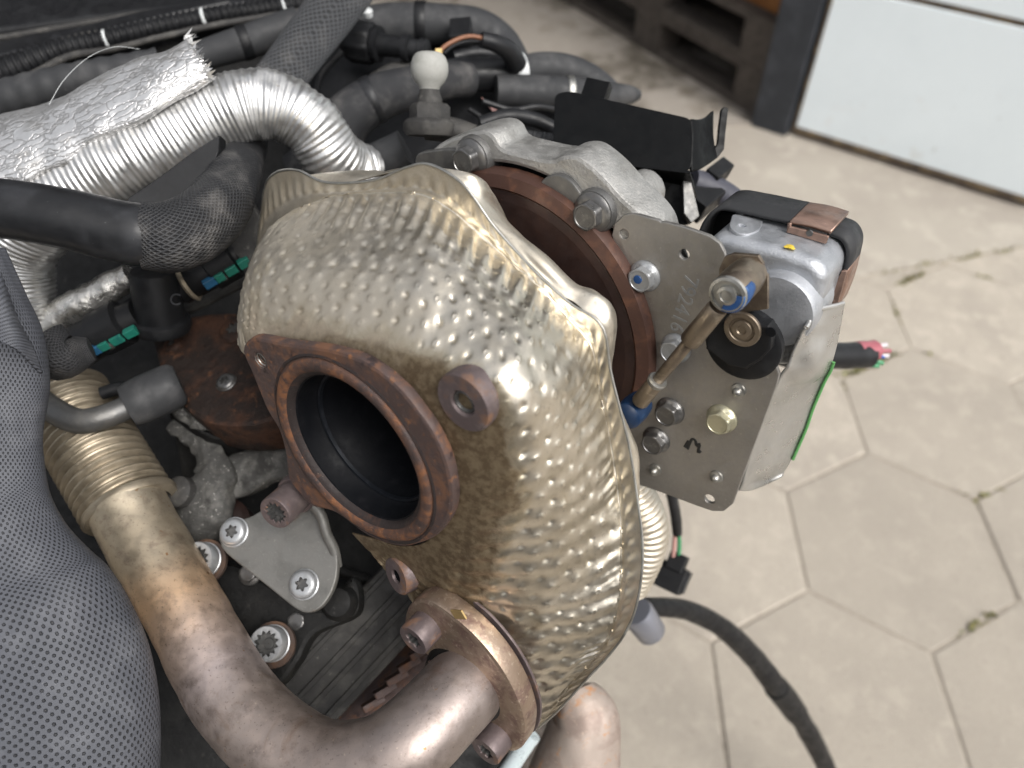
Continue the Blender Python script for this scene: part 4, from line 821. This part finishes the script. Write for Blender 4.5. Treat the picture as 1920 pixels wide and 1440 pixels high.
gp = part('grey_rail', tube(px([(600, 360, .50, 38), (680, 318, .495, 36), (760, 278, .49, 34)]), step=.004, n=28), M['grey_rubber'], None); tag(gp, 'smooth grey rail running under the ball stud', 'rail')
cn = thing('sensor_connector', 'black round ribbed connector with a nozzle behind the ball stud', 'connector', P(700, 120, .56))
dcn = nrm(P(790, 88, .56) - P(668, 72, .57)); o = P(655, 76, .572); k = .57 / F
rib = lambda r: (lambda t: r + 2.2 * k * (1 if math.sin(9 * t) > .3 else 0))
part('body', rad([(26 * k, -10 * k), (34 * k, 0), (rib(36 * k), 8 * k), (rib(36 * k), 44 * k), (34 * k, 50 * k), (28 * k, 52 * k)], o, dcn, 72), M['black'], cn)
part('collar', rad([(30 * k, 52 * k), (32 * k, 54 * k), (32 * k, 62 * k), (22 * k, 64 * k)], o, dcn, 40), M['black'], cn)
part('nozzle', rad([(20 * k, 64 * k), (19 * k, 108 * k), (24 * k, 110 * k), (24 * k, 122 * k), (18 * k, 124 * k), (17 * k, 140 * k), (20 * k, 142 * k), (20 * k, 156 * k), (12 * k, 160 * k)], o, dcn, 36), M['black'], cn)
tp_ = part('plastic_tee', tube(px([(660, 56, .60, 36), (740, 46, .60, 38), (830, 46, .60, 36), (895, 52, .605, 34), (940, 80, .61, 32), (970, 125, .60, 28)]), step=.003, n=36), M['grey_rubber'], None); tag(tp_, 'fat dusty grey hose bending above the ball stud', 'hose')
for x, y in ((690, 30),): o = part('pale_clip', rad([(9 * k, 0), (10 * k, 10 * k), (6 * k, 14 * k)], P(x, y, .575), C2W(nrm(V(0, .6, .8))), 20), M['white_tie'], None); tag(o, 'small pale plastic clip on the black connector', 'clip')
cb = part('clip_block', box(P(864, 60, .575), frame(C2W(nrm(V(-.1, .5, .85)))), V(.011, .008, .005)), M['black'], None, bevel=.001); tag(cb, 'flat black block clipped onto the dusty grey hose', 'block')
ws = thing('cable_stub', 'black cable stub with a bare brown wire beside the ball', 'cable', P(900, 110, .53))
part('sheath', tube(px([(902, 74, .53, 14), (930, 82, .535, 16), (955, 96, .545, 18), (968, 120, .56, 20)]), step=.003, n=28), M['rubber'], ws)
part('wire', tube(px([(822, 98, .515, 3.6), (838, 84, .518, 4), (862, 72, .522, 4), (884, 68, .526, 4), (906, 72, .53, 4)]), step=.0015, n=12), M['copper_wire'], ws)
part('wire', tube(px([(832, 100, .518, 3.4), (850, 86, .521, 3.6), (875, 78, .525, 3.6), (904, 78, .531, 3.6)]), step=.0015, n=12), M['black'], ws)
part('terminal', box(P(823, 101, .515), frame(FW), V(.0022, .003, .002)), M['brass'], ws, bevel=.0003)
oh = part('small_hose', tube(px([(850, 108, .575, 12), (890, 100, .58, 13), (930, 102, .585, 13), (960, 112, .59, 14)]), step=.003, n=20), M['rubber'], None); tag(oh, 'thin black hose under the cable stub', 'hose')
jn = thing('coolant_hose', 'dusty black coolant hose with a white clamp behind the tray', 'hose', P(1000, 150, .57))
part('spigot', tube(px([(800, 150, .56, 30), (860, 142, .565, 31), (920, 140, .57, 31), (958, 138, .575, 30)]), step=.003, n=36), M['rubber'], jn)
part('clamp_band', tube(px([(962, 136, .578, 33), (982, 133, .58, 33)]), step=.002, n=36), M['white_tie'], jn)
part('hose_bend', tube(px([(978, 134, .582, 29), (1020, 128, .585, 29), (1065, 132, .59, 28), (1110, 150, .595, 26), (1150, 180, .60, 22)]), step=.003, n=36), M['grey_rubber'], jn)
hz = part('lower_hose', tube(px([(930, 170, .56, 28), (1000, 172, .565, 30), (1070, 176, .57, 30), (1130, 180, .575, 26), (1178, 178, .585, 18), (1196, 178, .59, 10)]), step=.003, n=32), M['grey_rubber'], None); tag(hz, 'grey taped hose ending in a point above the black tray', 'hose')
pk = part('pink_scrap', prism([P(x, y, .53) for x, y in [(902, 182), (922, 190), (945, 200), (968, 200), (958, 212), (925, 210)]], FW * .002), M['pink'], None, bevel=.0004); tag(pk, 'pink scrap of plastic lying between the hoses', 'scrap')
for pts, l, m in (([(900, 232, .50, 13), (950, 218, .502, 14), (1000, 224, .504, 14), (1045, 244, .506, 13)], 'thin black hose running left of the black tray', 'rubber'), ([(905, 246, .482, 16), (950, 256, .48, 17), (1000, 264, .478, 17), (1045, 268, .476, 17)], 'ribbed grey tube just above the cast housing', 'grey_rubber')):
    o = part('tube', tube(px(pts), step=.0012, n=28, corr=(.003, .0004, 1) if m == 'grey_rubber' else None), M[m], None); tag(o, l, 'tube')
# black sheet tray
tr = thing('metal_tray', 'black painted sheet metal tray with a slotted upright tab', 'tray', P(1180, 300, .44))
nt_ = C2W(nrm(V(-.30, .05, .95))); qt = P(1180, 250, .435); tB = frame(nt_)
tf = rounded([PL(x, y, qt, nt_) for x, y in [(1040, 176), (1066, 170), (1296, 222), (1300, 250), (1297, 322), (1036, 292)]], .006)
part('front_wall', cut_plate([p - nt_ * .0016 for p in tf], [], qt - nt_ * .0016, tB, .0016, .0004), M['black_box'], tr)
part('floor', prism([PL(x, y, qt, nt_) for x, y in [(1040, 290), (1294, 320)]] + [PL(x, y, qt, nt_) - nt_ * .05 for x, y in [(1294, 318), (1040, 288)]], -UP * .0015), M['black_box'], tr, smooth=False)
R0 = [PL(1296, 223, qt, nt_), PL(1296, 322, qt, nt_)]
dw = (R0[0] - CAM) @ FW
sidew = loft([[P(1296, 223, dw), P(1310, 224, dw + .004), P(1326, 219, dw + .012), P(1338, 208, dw + .018)], [P(1297, 272, dw), P(1311, 272, dw + .004), P(1326, 266, dw + .012), P(1338, 257, dw + .018)], [P(1297, 322, dw), P(1312, 318, dw + .004), P(1330, 307, dw + .012), P(1345, 296, dw + .018)]], 24, 24)
part('side_wall', grid(sidew), M['black_box'], tr, solid=.0016)
part('upright_tab', prism([P(x, y, dw + .0185) for x, y in [(1353, 206), (1358, 200), (1366, 203), (1362, 238), (1358, 280), (1345, 297), (1338, 300), (1338, 282), (1346, 268), (1349, 235)]], nrm(np.cross(UP, FW) * .4 + FW) * .0018), M['black_box'], tr, bevel=.0004)
part('notch_clip', box(P(1118, 174, .455), frame(nt_), V(.0075, .0065, .004)), M['black_box'], tr, bevel=.0006)
part('lower_web', prism([P(x, y, d) for x, y, d in [(1060, 290, .445), (1290, 318, .445), (1300, 330, .45), (1292, 420, .45), (1180, 430, .46), (1080, 320, .455)]], FW * .004), M['black_box'], tr, smooth=False)
part('stay', prism([P(x, y, .44) for x, y in [(1280, 325), (1292, 322), (1312, 405), (1296, 418), (1282, 400)]], FW * .006), M['alu_dark'], tr, bevel=.0006)
pg = thing('loom_plug', 'blurred dark blue plastic plug behind the actuator', 'plug', P(1330, 370, .50))
part('body', tube(px([(1296, 340, .50, 24), (1330, 352, .505, 26), (1372, 372, .51, 22), (1398, 390, .515, 16)]), step=.004, n=20), mat('slate_plastic', (.045, .046, .06), .5), pg)
part('latch', box(P(1345, 325, .505), frame(C2W(nrm(V(.2, .5, .8)))), V(.010, .005, .006)), M['black'], pg, bevel=.001)
part('socket', box(P(1312, 372, .50), frame(C2W(nrm(V(.2, .5, .8)))), V(.012, .010, .008)), M['black'], pg, bevel=.001)
# ------------------------------------------------------------------ dark engine body and castings behind
eb_ = thing('engine_block', 'dark grimy engine block filling the background on the left', 'engine', V(-.35, .55, .14))
qE = P(400, 700, .56); nE = C2W(nrm(V(.05, .25, .95)))
big = [PL(x, y, qE, nE) for x, y in [(-500, 120), (250, 60), (600, 90), (820, 240), (960, 300), (1010, 420), (1060, 700), (1070, 1000), (1010, 1300), (900, 1560), (400, 1900), (-500, 1800)]]
part('crankcase', prism(big, nrm(V(0, .8, -.6)) * .30), M['dark'], eb_, bevel=.01)
part('sump', prism([V(-.62, .24, .147), V(-.05, .24, .147), V(-.02, .75, .147), V(-.62, .75, .147)], V(0, 0, .52)), M['dark'], eb_, bevel=.02)
part('top_cover', prism([P(x, y, d) for x, y, d in [(-200, 80, .60), (250, 20, .63), (620, -10, .64), (640, -120, .70), (-200, -120, .70)]], V(0, 0, -.05)), M['black'], eb_, bevel=.004)
part('rear_cover', prism([P(x, y, d) for x, y, d in [(540, 60, .60), (690, 12, .63), (850, 60, .63), (960, 118, .62), (1120, 195, .62), (1060, 230, .60), (1050, 310, .56), (900, 350, .54), (560, 360, .56)]], nrm(V(0, .7, -.7)) * .2), M['black'], eb_, bevel=.004)
pal = pallet(V(-1.15, .15, 0), V(1, 0, 0), V(0, 1, 0), .003, 'wooden pallet carrying the dark engine block')
pal['group'] = 'pallets'
rc_ = thing('exhaust_manifold', 'dark rusty manifold casting behind the outlet flange', 'manifold', P(420, 780, .47))
nm = C2W(nrm(V(-.2, .55, .8))); qm = P(420, 700, .455); mB = frame(nm)
part('face', cut_plate([p - nm * .03 for p in catmull([PL(x, y, qm, nm) for x, y in [(285, 640), (330, 600), (420, 585), (500, 600), (540, 660), (545, 760), (500, 792), (430, 800), (370, 785), (330, 745), (300, 700)]], 60)], [], qm - nm * .03, mB, .03, .003), M['manifold'], rc_)
for x, y, r in ((425, 718, .0058), (440, 620, .009), (325, 648, .0055)):
    screw('bolt', torxbolt(PL(x, y, qm, nm) + nm * .0001, nm, r, .003, r * .5), M['bolt'] if x == 425 else M['manifold'], rc_)
ca = thing('cast_cover', 'weathered grey aluminium casting edge below the rusty manifold', 'casting', P(400, 900, .46))
part('rim', tube(px([(322, 742, .462, 12), (345, 775, .458, 13), (385, 798, .455, 11), (430, 806, .453, 10), (500, 800, .452, 10), (560, 788, .452, 10)]), step=.002, n=20, wob=.0016, wobscale=160, seed=17), M['cast'], ca)
part('wall', grid(loft([[P(322, 745, .464), P(385, 802, .458), P(440, 812, .456), P(560, 795, .455)], [P(335, 800, .475), P(390, 850, .475), P(450, 850, .475), P(560, 840, .475)], [P(350, 900, .49), P(400, 900, .49), P(470, 880, .49), P(570, 870, .49)]], 30, 40)), M['dark'], ca, solid=.004)
part('arm', tube(px([(330, 790, .47, 20), (375, 830, .462, 22), (400, 880, .455, 34), (388, 930, .450, 56), (370, 975, .450, 58), (350, 1010, .455, 40)]), step=.002, n=40, flat=.5, flatdir=C2W(V(-.1, .3, .95)), wob=.0026, wobscale=90, seed=19), M['cast'], ca)
part('arm', tube(px([(400, 905, .456, 34), (450, 892, .460, 44), (500, 866, .464, 46), (560, 838, .468, 46)]), step=.002, n=36, flat=.45, flatdir=C2W(V(-.1, .3, .95)), wob=.002, wobscale=70, seed=20), M['cast'], ca)
part('stub', rad([(.0095, -.01), (.009, .006), (.006, .008)], P(345, 925, .447), C2W(nrm(V(-.3, .3, .9))), 24), M['dusty'], ca)
part('red_lug', rad([(.017, -.02), (.016, .004), (.011, .008)], P(420, 985, .462), C2W(nrm(V(.1, .4, .9))), 28), M['rust_disc'], ca)
lc_ = thing('front_casting', 'dark grey front casting under the steel bracket', 'casting', P(560, 1200, .46))
qf = P(520, 1180, .428); nf = C2W(nrm(V(-.1, .28, .95)))
part('plate', cut_plate([p - nf * .012 for p in catmull([PL(x, y, qf, nf) for x, y in [(400, 1065), (440, 1060), (520, 1100), (600, 1140), (660, 1080), (670, 1150), (590, 1190), (560, 1240), (520, 1290), (470, 1300), (420, 1200)]], 70)], [], qf - nf * .012, frame(nf), .012, .003), M['dark'], lc_)
part('bright_edge', tube(px([(500, 1282, .424, 4), (520, 1272, .424, 4), (545, 1262, .425, 3)]), step=.001, n=10), M['steel'], lc_)
part('knob', rad([(.010, -.01), (.010, .004), (.0075, .008), (.002, .009)], P(640, 1130, .43), nf, 24), M['dark'], lc_)
rl = thing('chain_guide', 'grey ridged guide rail running diagonally beside the exhaust pipe', 'rail', P(640, 1250, .45))
d0, d1 = P(470, 1420, .440), P(790, 1080, .462); ax_ = nrm(d1 - d0); sd_ = nrm(np.cross(ax_, C2W(V(0, 0, 1.0))))
part('rail', box((d0 + d1) / 2, np.stack([ax_, sd_, np.cross(ax_, sd_)], 1), V(np.linalg.norm(d1 - d0) / 2, .021, .006)), M['dusty'], rl, bevel=.002)
for t in (-.016, -.004, .005, .015):
    c_ = (d0 + d1) / 2 + sd_ * t + C2W(V(0, 0, 1.0)) * .0062
    part('ridge', box(c_, np.stack([ax_, sd_, np.cross(ax_, sd_)], 1), V(np.linalg.norm(d1 - d0) / 2.05, .0016, .0016)), M['dusty'], rl, bevel=.0006)
rb = thing('rust_ribs', 'rusty ribbed casting showing behind the pipe elbow', 'casting', P(740, 1290, .48))
part('body', tube(px([(640, 1400, .485, 55), (740, 1300, .485, 55), (830, 1200, .485, 50)]), step=.004, n=24), M['rust'], rb)
for k in range(5):
    x, y = 700 + k * 22, 1318 - k * 24; part('rib', box(P(x, y, .462), frame(C2W(nrm(V(.3, .2, .9)))), V(.007, .0022, .004)), M['rust'], rb, bevel=.0006)
# small parts on the left
for pts, l in (([(120, 660, .452), (190, 625, .45), (260, 590, .45)], 'black fuel line connector with a green clip beside the mesh sleeve'), ([(330, 540, .455), (395, 505, .455), (460, 465, .46)], 'black fuel line connector with a green clip under the braided sleeve')):
    t = thing('fuel_connector', l, 'connector', P(pts[1][0], pts[1][1] + 30, .46), 'fuel connectors with green clips')
    a, b = P(*pts[0]), P(*pts[2]); ax_ = nrm(b - a); L_ = np.linalg.norm(b - a)
    part('body', rad([(.010, 0), (.0115, .002), (.0115, L_ * .45), (.0135, L_ * .47), (.0135, L_ * .8), (.010, L_ * .83), (.009, L_)], a, ax_, 32), M['black'], t)
    vdir = nrm((CAM - a) - ((CAM - a) @ ax_) * ax_); sde = np.cross(ax_, vdir); vd = nrm(vdir * .75 + (-UP) * .65); vd = nrm(vd - (vd @ ax_) * ax_)
    c0 = a + vd * .0128
    for f0, f1, m in ((.34, .50, 'tealblue'), (.50, .62, 'teal'), (.65, .80, 'teal'), (.83, .98, 'teal')):
        part('clip', box(c0 + ax_ * L_ * (f0 + f1) / 2, np.stack([ax_, np.cross(vd, ax_), vd], 1), V(L_ * (f1 - f0) / 2, .0026, .0022)), M[m], t, bevel=.0005)
    part('lug', rad([(.0035, 0), (.0035, .006), (.002, .007)], a + ax_ * L_ * .62 + vd * .008, nrm(-UP + .3 * vdir), 16), M['dusty'], t)
cp = thing('round_sensor', 'black round sensor with a rounded lower rim', 'sensor', P(300, 620, .45))
uc = C2W(nrm(V(.08, .86, .50))); o = P(302, 600, .455); k = .452 / F
part('body', rad([(30 * k, -26 * k), (50 * k, -20 * k), (54 * k, -10 * k), (52 * k, 2 * k), (44 * k, 6 * k), (43 * k, 90 * k), (38 * k, 100 * k), (10 * k, 104 * k)], o, uc, 48), M['black'], cp)
part('letter', text('C', .009, P(318, 572, .4215), RT, UP, .0003), M['rubber'], cp)
part('ring', rad([(.0105, -.0015), (.0118, 0), (.0105, .0015)], P(354, 530, .447), nrm(P(395, 505, .455) - P(330, 540, .455)), 32, closed=False), M['bellows'], cp)
cpl = thing('quick_coupling', 'dark grey hose coupling with a curved metal pipe end', 'coupling', P(260, 760, .43))
part('sleeve', tube(px([(240, 762, .428, 40), (262, 752, .43, 44), (300, 735, .434, 44), (328, 722, .437, 42), (338, 718, .438, 34)]), step=.002, n=36), M['grey_rubber'], cpl)
part('pipe', tube(px([(60, 740, .425, 24), (105, 772, .42, 24), (150, 790, .418, 24), (200, 780, .42, 23), (256, 756, .428, 22)]), step=.002, n=32), M['alu_dark'], cpl)
part('tang', tube(px([(190, 738, .436, 12), (225, 728, .438, 13), (260, 730, .44, 14)]), step=.002, n=18), M['black'], cpl)
hs_ = part('dark_hose', tube(px([(90, 740, .45, 40), (130, 752, .455, 42), (175, 790, .465, 36), (215, 830, .475, 22), (226, 850, .48, 12)]), step=.003, n=28), M['grey_rubber'], None); tag(hs_, 'dusty dark hose above the tan bellows', 'hose')
sh_ = part('grey_flap', prism([P(x, y, .45) for x, y in [(440, 390), (470, 375), (492, 415), (500, 480), (470, 500), (430, 470)]], FW * .008), M['dusty'], None, bevel=.001); tag(sh_, 'dark grey plastic flap left of the heat shield', 'flap')
# top left looms and panels
lm = thing('wire_loom', 'long black wire loom with pale ties across the upper left', 'loom', P(250, 80, .56))
lp = [(-60, 158, .545, 26), (30, 128, .55, 25), (110, 96, .555, 20), (200, 74, .56, 18), (300, 50, .57, 17), (420, 28, .585, 16), (560, 8, .60, 16), (640, -6, .61, 16)]
part('conduit', tube(px(lp), step=.0007, n=32, corr=(.0046, .0009, .6)), M['black'], lm)
part('edge_rail', tube(px([(-40, 180, .54, 7), (60, 140, .545, 7), (130, 106, .55, 7), (210, 92, .553, 6), (300, 70, .56, 6), (420, 44, .575, 6), (560, 22, .59, 6)]), step=.003, n=12), M['dusty'], lm)
for i, (x, y, d) in enumerate([(8, 138, .549), (206, 73, .56), (388, 32, .58), (540, 11, .597)]):
    q0, q1 = P(x - 4, y + 1, d), P(x + 4, y - 1, d); part('tie', rad([(.0088 if i == 0 else .0068, -.0012), (.0092 if i == 0 else .0072, 0), (.0088 if i == 0 else .0068, .0012)], q0, q1 - q0, 28, closed=False), M['white_tie'], lm)
for pts, l, m, nm in (([(-40, 62, .62), (180, 30, .63), (380, 2, .64), (380, -40, .66), (-40, -10, .66)], 'flat black plastic cover at the very top left', 'black', 'plastic_cover'), ([(-40, 110, .585), (90, 82, .59), (250, 45, .60), (210, 38, .61), (60, 62, .605), (-40, 85, .60)], 'narrow dusty black strip between cover and loom', 'rubber', 'plastic_strip'), ([(120, 72, .585), (300, 36, .60), (470, 0, .615), (420, -10, .62), (240, 24, .61), (140, 52, .60)], 'broad glossy black panel above the wire loom', 'rubber', 'cover_plate')):
    o = part(nm, prism([P(*q) for q in pts], V(0, 0, -.012)), M[m], None, bevel=.002); tag(o, l, 'plastic ' + nm.split('_')[1])
gt = part('grey_tube', tube(px([(300, 130, .53, 22), (380, 104, .535, 26), (470, 76, .54, 30), (560, 44, .55, 30)]), step=.003, n=28), M['grey_rubber'], None); tag(gt, 'matt grey tube disappearing behind the webbing strap', 'tube')
gb_ = part('ribbed_tube', tube(px([(-40, 200, .50, 34), (60, 172, .50, 34), (150, 150, .502, 32), (240, 130, .505, 28), (300, 112, .51, 22)]), step=.002, n=28, corr=(.012, .0005, 2)), M['grey_rubber'], None); tag(gb_, 'dark ribbed tube lying above the foil sleeve', 'tube')
gl = part('stone_ledge', prism([P(-60, 30, .70), P(44, 24, .70), P(40, -60, .75), P(-60, -60, .75)], V(0, 0, -.03)), M['white_dust'], None, smooth=False); tag(gl, 'pale patch of a ledge in the top left corner', 'ledge')
hr = part('loose_thread', tube(px([(92, 196, .418, .45), (120, 150, .424, .45), (165, 108, .43, .4), (215, 88, .435, .4), (262, 92, .44, .35)]), step=.002, n=6), M['white_tie'], None); tag(hr, 'fine loose thread standing up over the foil sleeve', 'thread')
# ------------------------------------------------------------------ lower right: cables, connector, rusty pipe
rp = part('down_pipe', tube(px([(1078, 1284, .502, 6), (1080, 1288, .501, 26), (1084, 1300, .50, 44), (1092, 1322, .50, 56), (1100, 1355, .50, 64), (1085, 1420, .505, 78), (1060, 1520, .515, 90), (1040, 1650, .53, 95)]), step=.003, n=48, wob=.0015, wobscale=30), M['rust_pipe'], None); tag(rp, 'pinkish rusted pipe below the heat shield tip', 'pipe')
bst = part('pale_strut', tube(px([(1000, 1378, .47, 15), (975, 1412, .472, 16), (930, 1480, .476, 17)]), step=.003, n=20), M['paleblue'], None); tag(bst, 'short pale blue strut under the clamp', 'strut')
ft = part('foil_pipe', tube(px([(1150, 830, .45, 40), (1185, 920, .465, 40), (1212, 985, .475, 40), (1205, 1040, .485, 38), (1180, 1100, .50, 34)]), step=.0007, n=48, corr=(.0042, .0006, 1)), M['shield'], None); tag(ft, 'ribbed foil pipe behind the heat shield lip', 'pipe')
for nm_, val in (('stain', .15), ('dust', .6)):
    at = ft.data.attributes.new(nm_, 'FLOAT', 'POINT'); at.data.foreach_set('value', np.full(len(ft.data.vertices), val, np.float32))
hc = thing('hanging_connector', 'small black connector hanging on a cable below the plate', 'connector', P(1262, 1110, .62))
part('cable', tube(px([(1215, 760, .50, 10), (1245, 870, .545, 10), (1262, 940, .57, 10), (1268, 975, .585, 10), (1270, 1000, .595, 9)]), step=.003, n=18), M['rubber'], hc)
part('wire', tube(px([(1272, 995, .595, 4), (1274, 1020, .602, 4), (1272, 1048, .61, 4)]), step=.003, n=10), M['wire_green'], hc)
part('wire', tube(px([(1266, 995, .595, 4), (1264, 1020, .602, 4), (1262, 1048, .61, 4)]), step=.003, n=10), M['pink'], hc)
cBx = frame(C2W(nrm(V(-.35, .25, .9))), UP); cBx = cBx @ np.array([[math.cos(-.35), -math.sin(-.35), 0], [math.sin(-.35), math.cos(-.35), 0], [0, 0, 1]])
part('housing', box(P(1258, 1082, .615), cBx, V(.0115, .0105, .009)), M['black'], hc, bevel=.0012)
part('neck', box(P(1270, 1054, .612), cBx, V(.0070, .007, .007)), M['black'], hc, bevel=.001)
part('latch', box(P(1284, 1092, .612), cBx, V(.0024, .009, .006)), M['rubber'], hc, bevel=.0006)
mc = thing('main_cable', 'thick black cable curving from the engine to the ground', 'cable', GR(1570, 1470))
part('sheath', tube(px([(1150, 1128, .60, 16), (1212, 1137, .62, 17), (1280, 1143, .66, 18), (1340, 1168, .70, 19), (1400, 1218, .75, 20), (1450, 1280, .80, 20), (1495, 1340, .86, 19), (1530, 1400, .92, 18), (1560, 1470, .99, 16), (1580, 1560, 1.04, 15)]), step=.006, n=28, wob=.0007, wobscale=30), M['black'], mc)
part('heat_shrink', tube(px([(1455, 1288, .807, 23), (1475, 1312, .832, 23), (1492, 1336, .856, 22)]), step=.005, n=28), M['black'], mc)
rd2 = part('bolt_lug', rad([(.012, 0), (.013, .004), (.012, .03), (.009, .034)], P(1192, 1145, .60), nrm(P(1228, 1195, .62) - P(1192, 1145, .60)), 24), mat('blue_grey_metal', (.26, .27, .31), .4, .6, bump=(300, .3, .0005)), None); tag(rd2, 'blue grey bolt lug poking out below the heat shield', 'lug')
cw = thing('cut_cable', 'cut black cable end showing red green and blue wires', 'cable', P(1600, 690, .56))
part('sheath', tube(px([(1330, 500, .50, 25), (1390, 600, .512, 25), (1470, 662, .53, 25), (1560, 667, .545, 25), (1628, 665, .558, 25)]), step=.003, n=32), M['rubber'], cw)
part('screen', tube(px([(1606, 660, .552, 19), (1640, 658, .558, 20)]), step=.002, n=24, wob=.0006), M['wire_red'], cw)
for k_, (x, y, m) in enumerate([(1632, 655, 'wire_blue'), (1640, 662, 'wire_blue'), (1626, 648, 'wire_green'), (1638, 676, 'wire_green'), (1648, 668, 'wire_white'), (1645, 650, 'wire_white'), (1620, 664, 'wire_red'), (1652, 658, 'wire_red'), (1630, 684, 'wire_green')]):
    part('wire', tube(px([(x - 34, y + rng.normal(0, 3), .553, 4.5), (x - 10, y, .556, 4.5), (x + 18, y + rng.normal(0, 7), .556, 4.2)]), step=.002, n=10), M[m], cw)

for k_, (pts, l) in enumerate([([(-40, 128, .57, 7), (60, 104, .575, 7), (160, 70, .585, 7), (300, 34, .60, 7), (430, 6, .615, 7)], 'thin black cable lying along the upper side of the loom'), ([(-40, 78, .60, 6), (80, 58, .61, 6), (220, 34, .62, 6), (380, 10, .63, 6)], 'thin grey edged cable across the top left cover'), ([(90, 92, .575, 9), (130, 78, .58, 10), (180, 66, .585, 9), (230, 58, .59, 6)], 'short dusty cable end above the loom bend')]):
    o = part('thin_cable', tube(px(pts), step=.004, n=14), M['dusty'] if k_ else M['rubber'], None); tag(o, l, 'cable')

# tape wraps and clamps on the hoses, and the clutter of thin lines between them
def wrap(o, p0, p1, r, m, nm='tape_band'):
    a, b = P(*p0), P(*p1); part(nm, rad([(r * .97, 0), (r, .0006), (r, np.linalg.norm(b - a) - .0006), (r * .97, np.linalg.norm(b - a))], a, b - a, 32, closed=False), M[m], o)
wrap(tp_, (780, 45, .60), (800, 45, .60), .0165, 'black'); wrap(bh, (690, 192, .52), (708, 184, .52), .0160, 'rubber')
wrap(hz, (1060, 175, .5695), (1072, 176, .5705), .0126, 'steel', 'clamp'); wrap(gt, (450, 82, .5385), (468, 77, .54), .0118, 'black')
for pts, m, l in (
    ([(880, 205, .50, 5), (930, 235, .502, 5), (985, 246, .505, 5), (1050, 262, .51, 5)], 'black', 'thin black wire right of the ball stud base'),
    ([(905, 190, .52, 6), (960, 206, .525, 6), (1010, 200, .53, 6), (1060, 210, .54, 6)], 'rubber', 'thin glossy wire crossing behind the pink scrap'),
    ([(640, 95, .56, 9), (600, 140, .56, 9), (585, 200, .55, 9), (560, 260, .54, 9)], 'black', 'black wire hanging beside the webbing strap'),
    ([(700, 150, .57, 12), (740, 130, .57, 12), (800, 128, .575, 12)], 'dusty', 'dusty stub between the braided hose and the connector'),
    ([(100, 720, .50, 12), (220, 640, .50, 12), (340, 585, .50, 12), (470, 520, .50, 12)], 'dusty', 'dusty metal line behind the green clipped connectors'),
    ([(330, 480, .49, 8), (300, 530, .49, 8), (240, 570, .49, 8), (200, 640, .49, 8)], 'black', 'thin black line behind the round sensor'),
    ([(235, 800, .47, 7), (238, 840, .472, 7), (230, 880, .475, 7)], 'bellows', 'short tan rod right of the bellows'),
    ([(560, 1010, .48, 10), (620, 1060, .48, 10), (690, 1090, .485, 12)], 'dark', 'dark rod under the outlet flange'),
    ([(470, 985, .47, 9), (440, 950, .47, 9), (430, 905, .475, 9)], 'dusty', 'dusty pin beside the grey casting')):
    o = part('thin_line', tube(px(pts), step=.003, n=14), M[m], None); tag(o, l, 'line')
for k_, (x, y, d, l) in enumerate([(560, 1165, .432, 'small dark bolt below the steel bracket'), (470, 1075, .436, 'small dark bolt left of the lower star screw')]):
    o = part('hex_bolt', hexbolt(P(x, y, d), C2W(nrm(V(-.1, .28, .95))), .009, .005, .0068, .2), M['bolt'], None); tag(o, l, 'bolt')
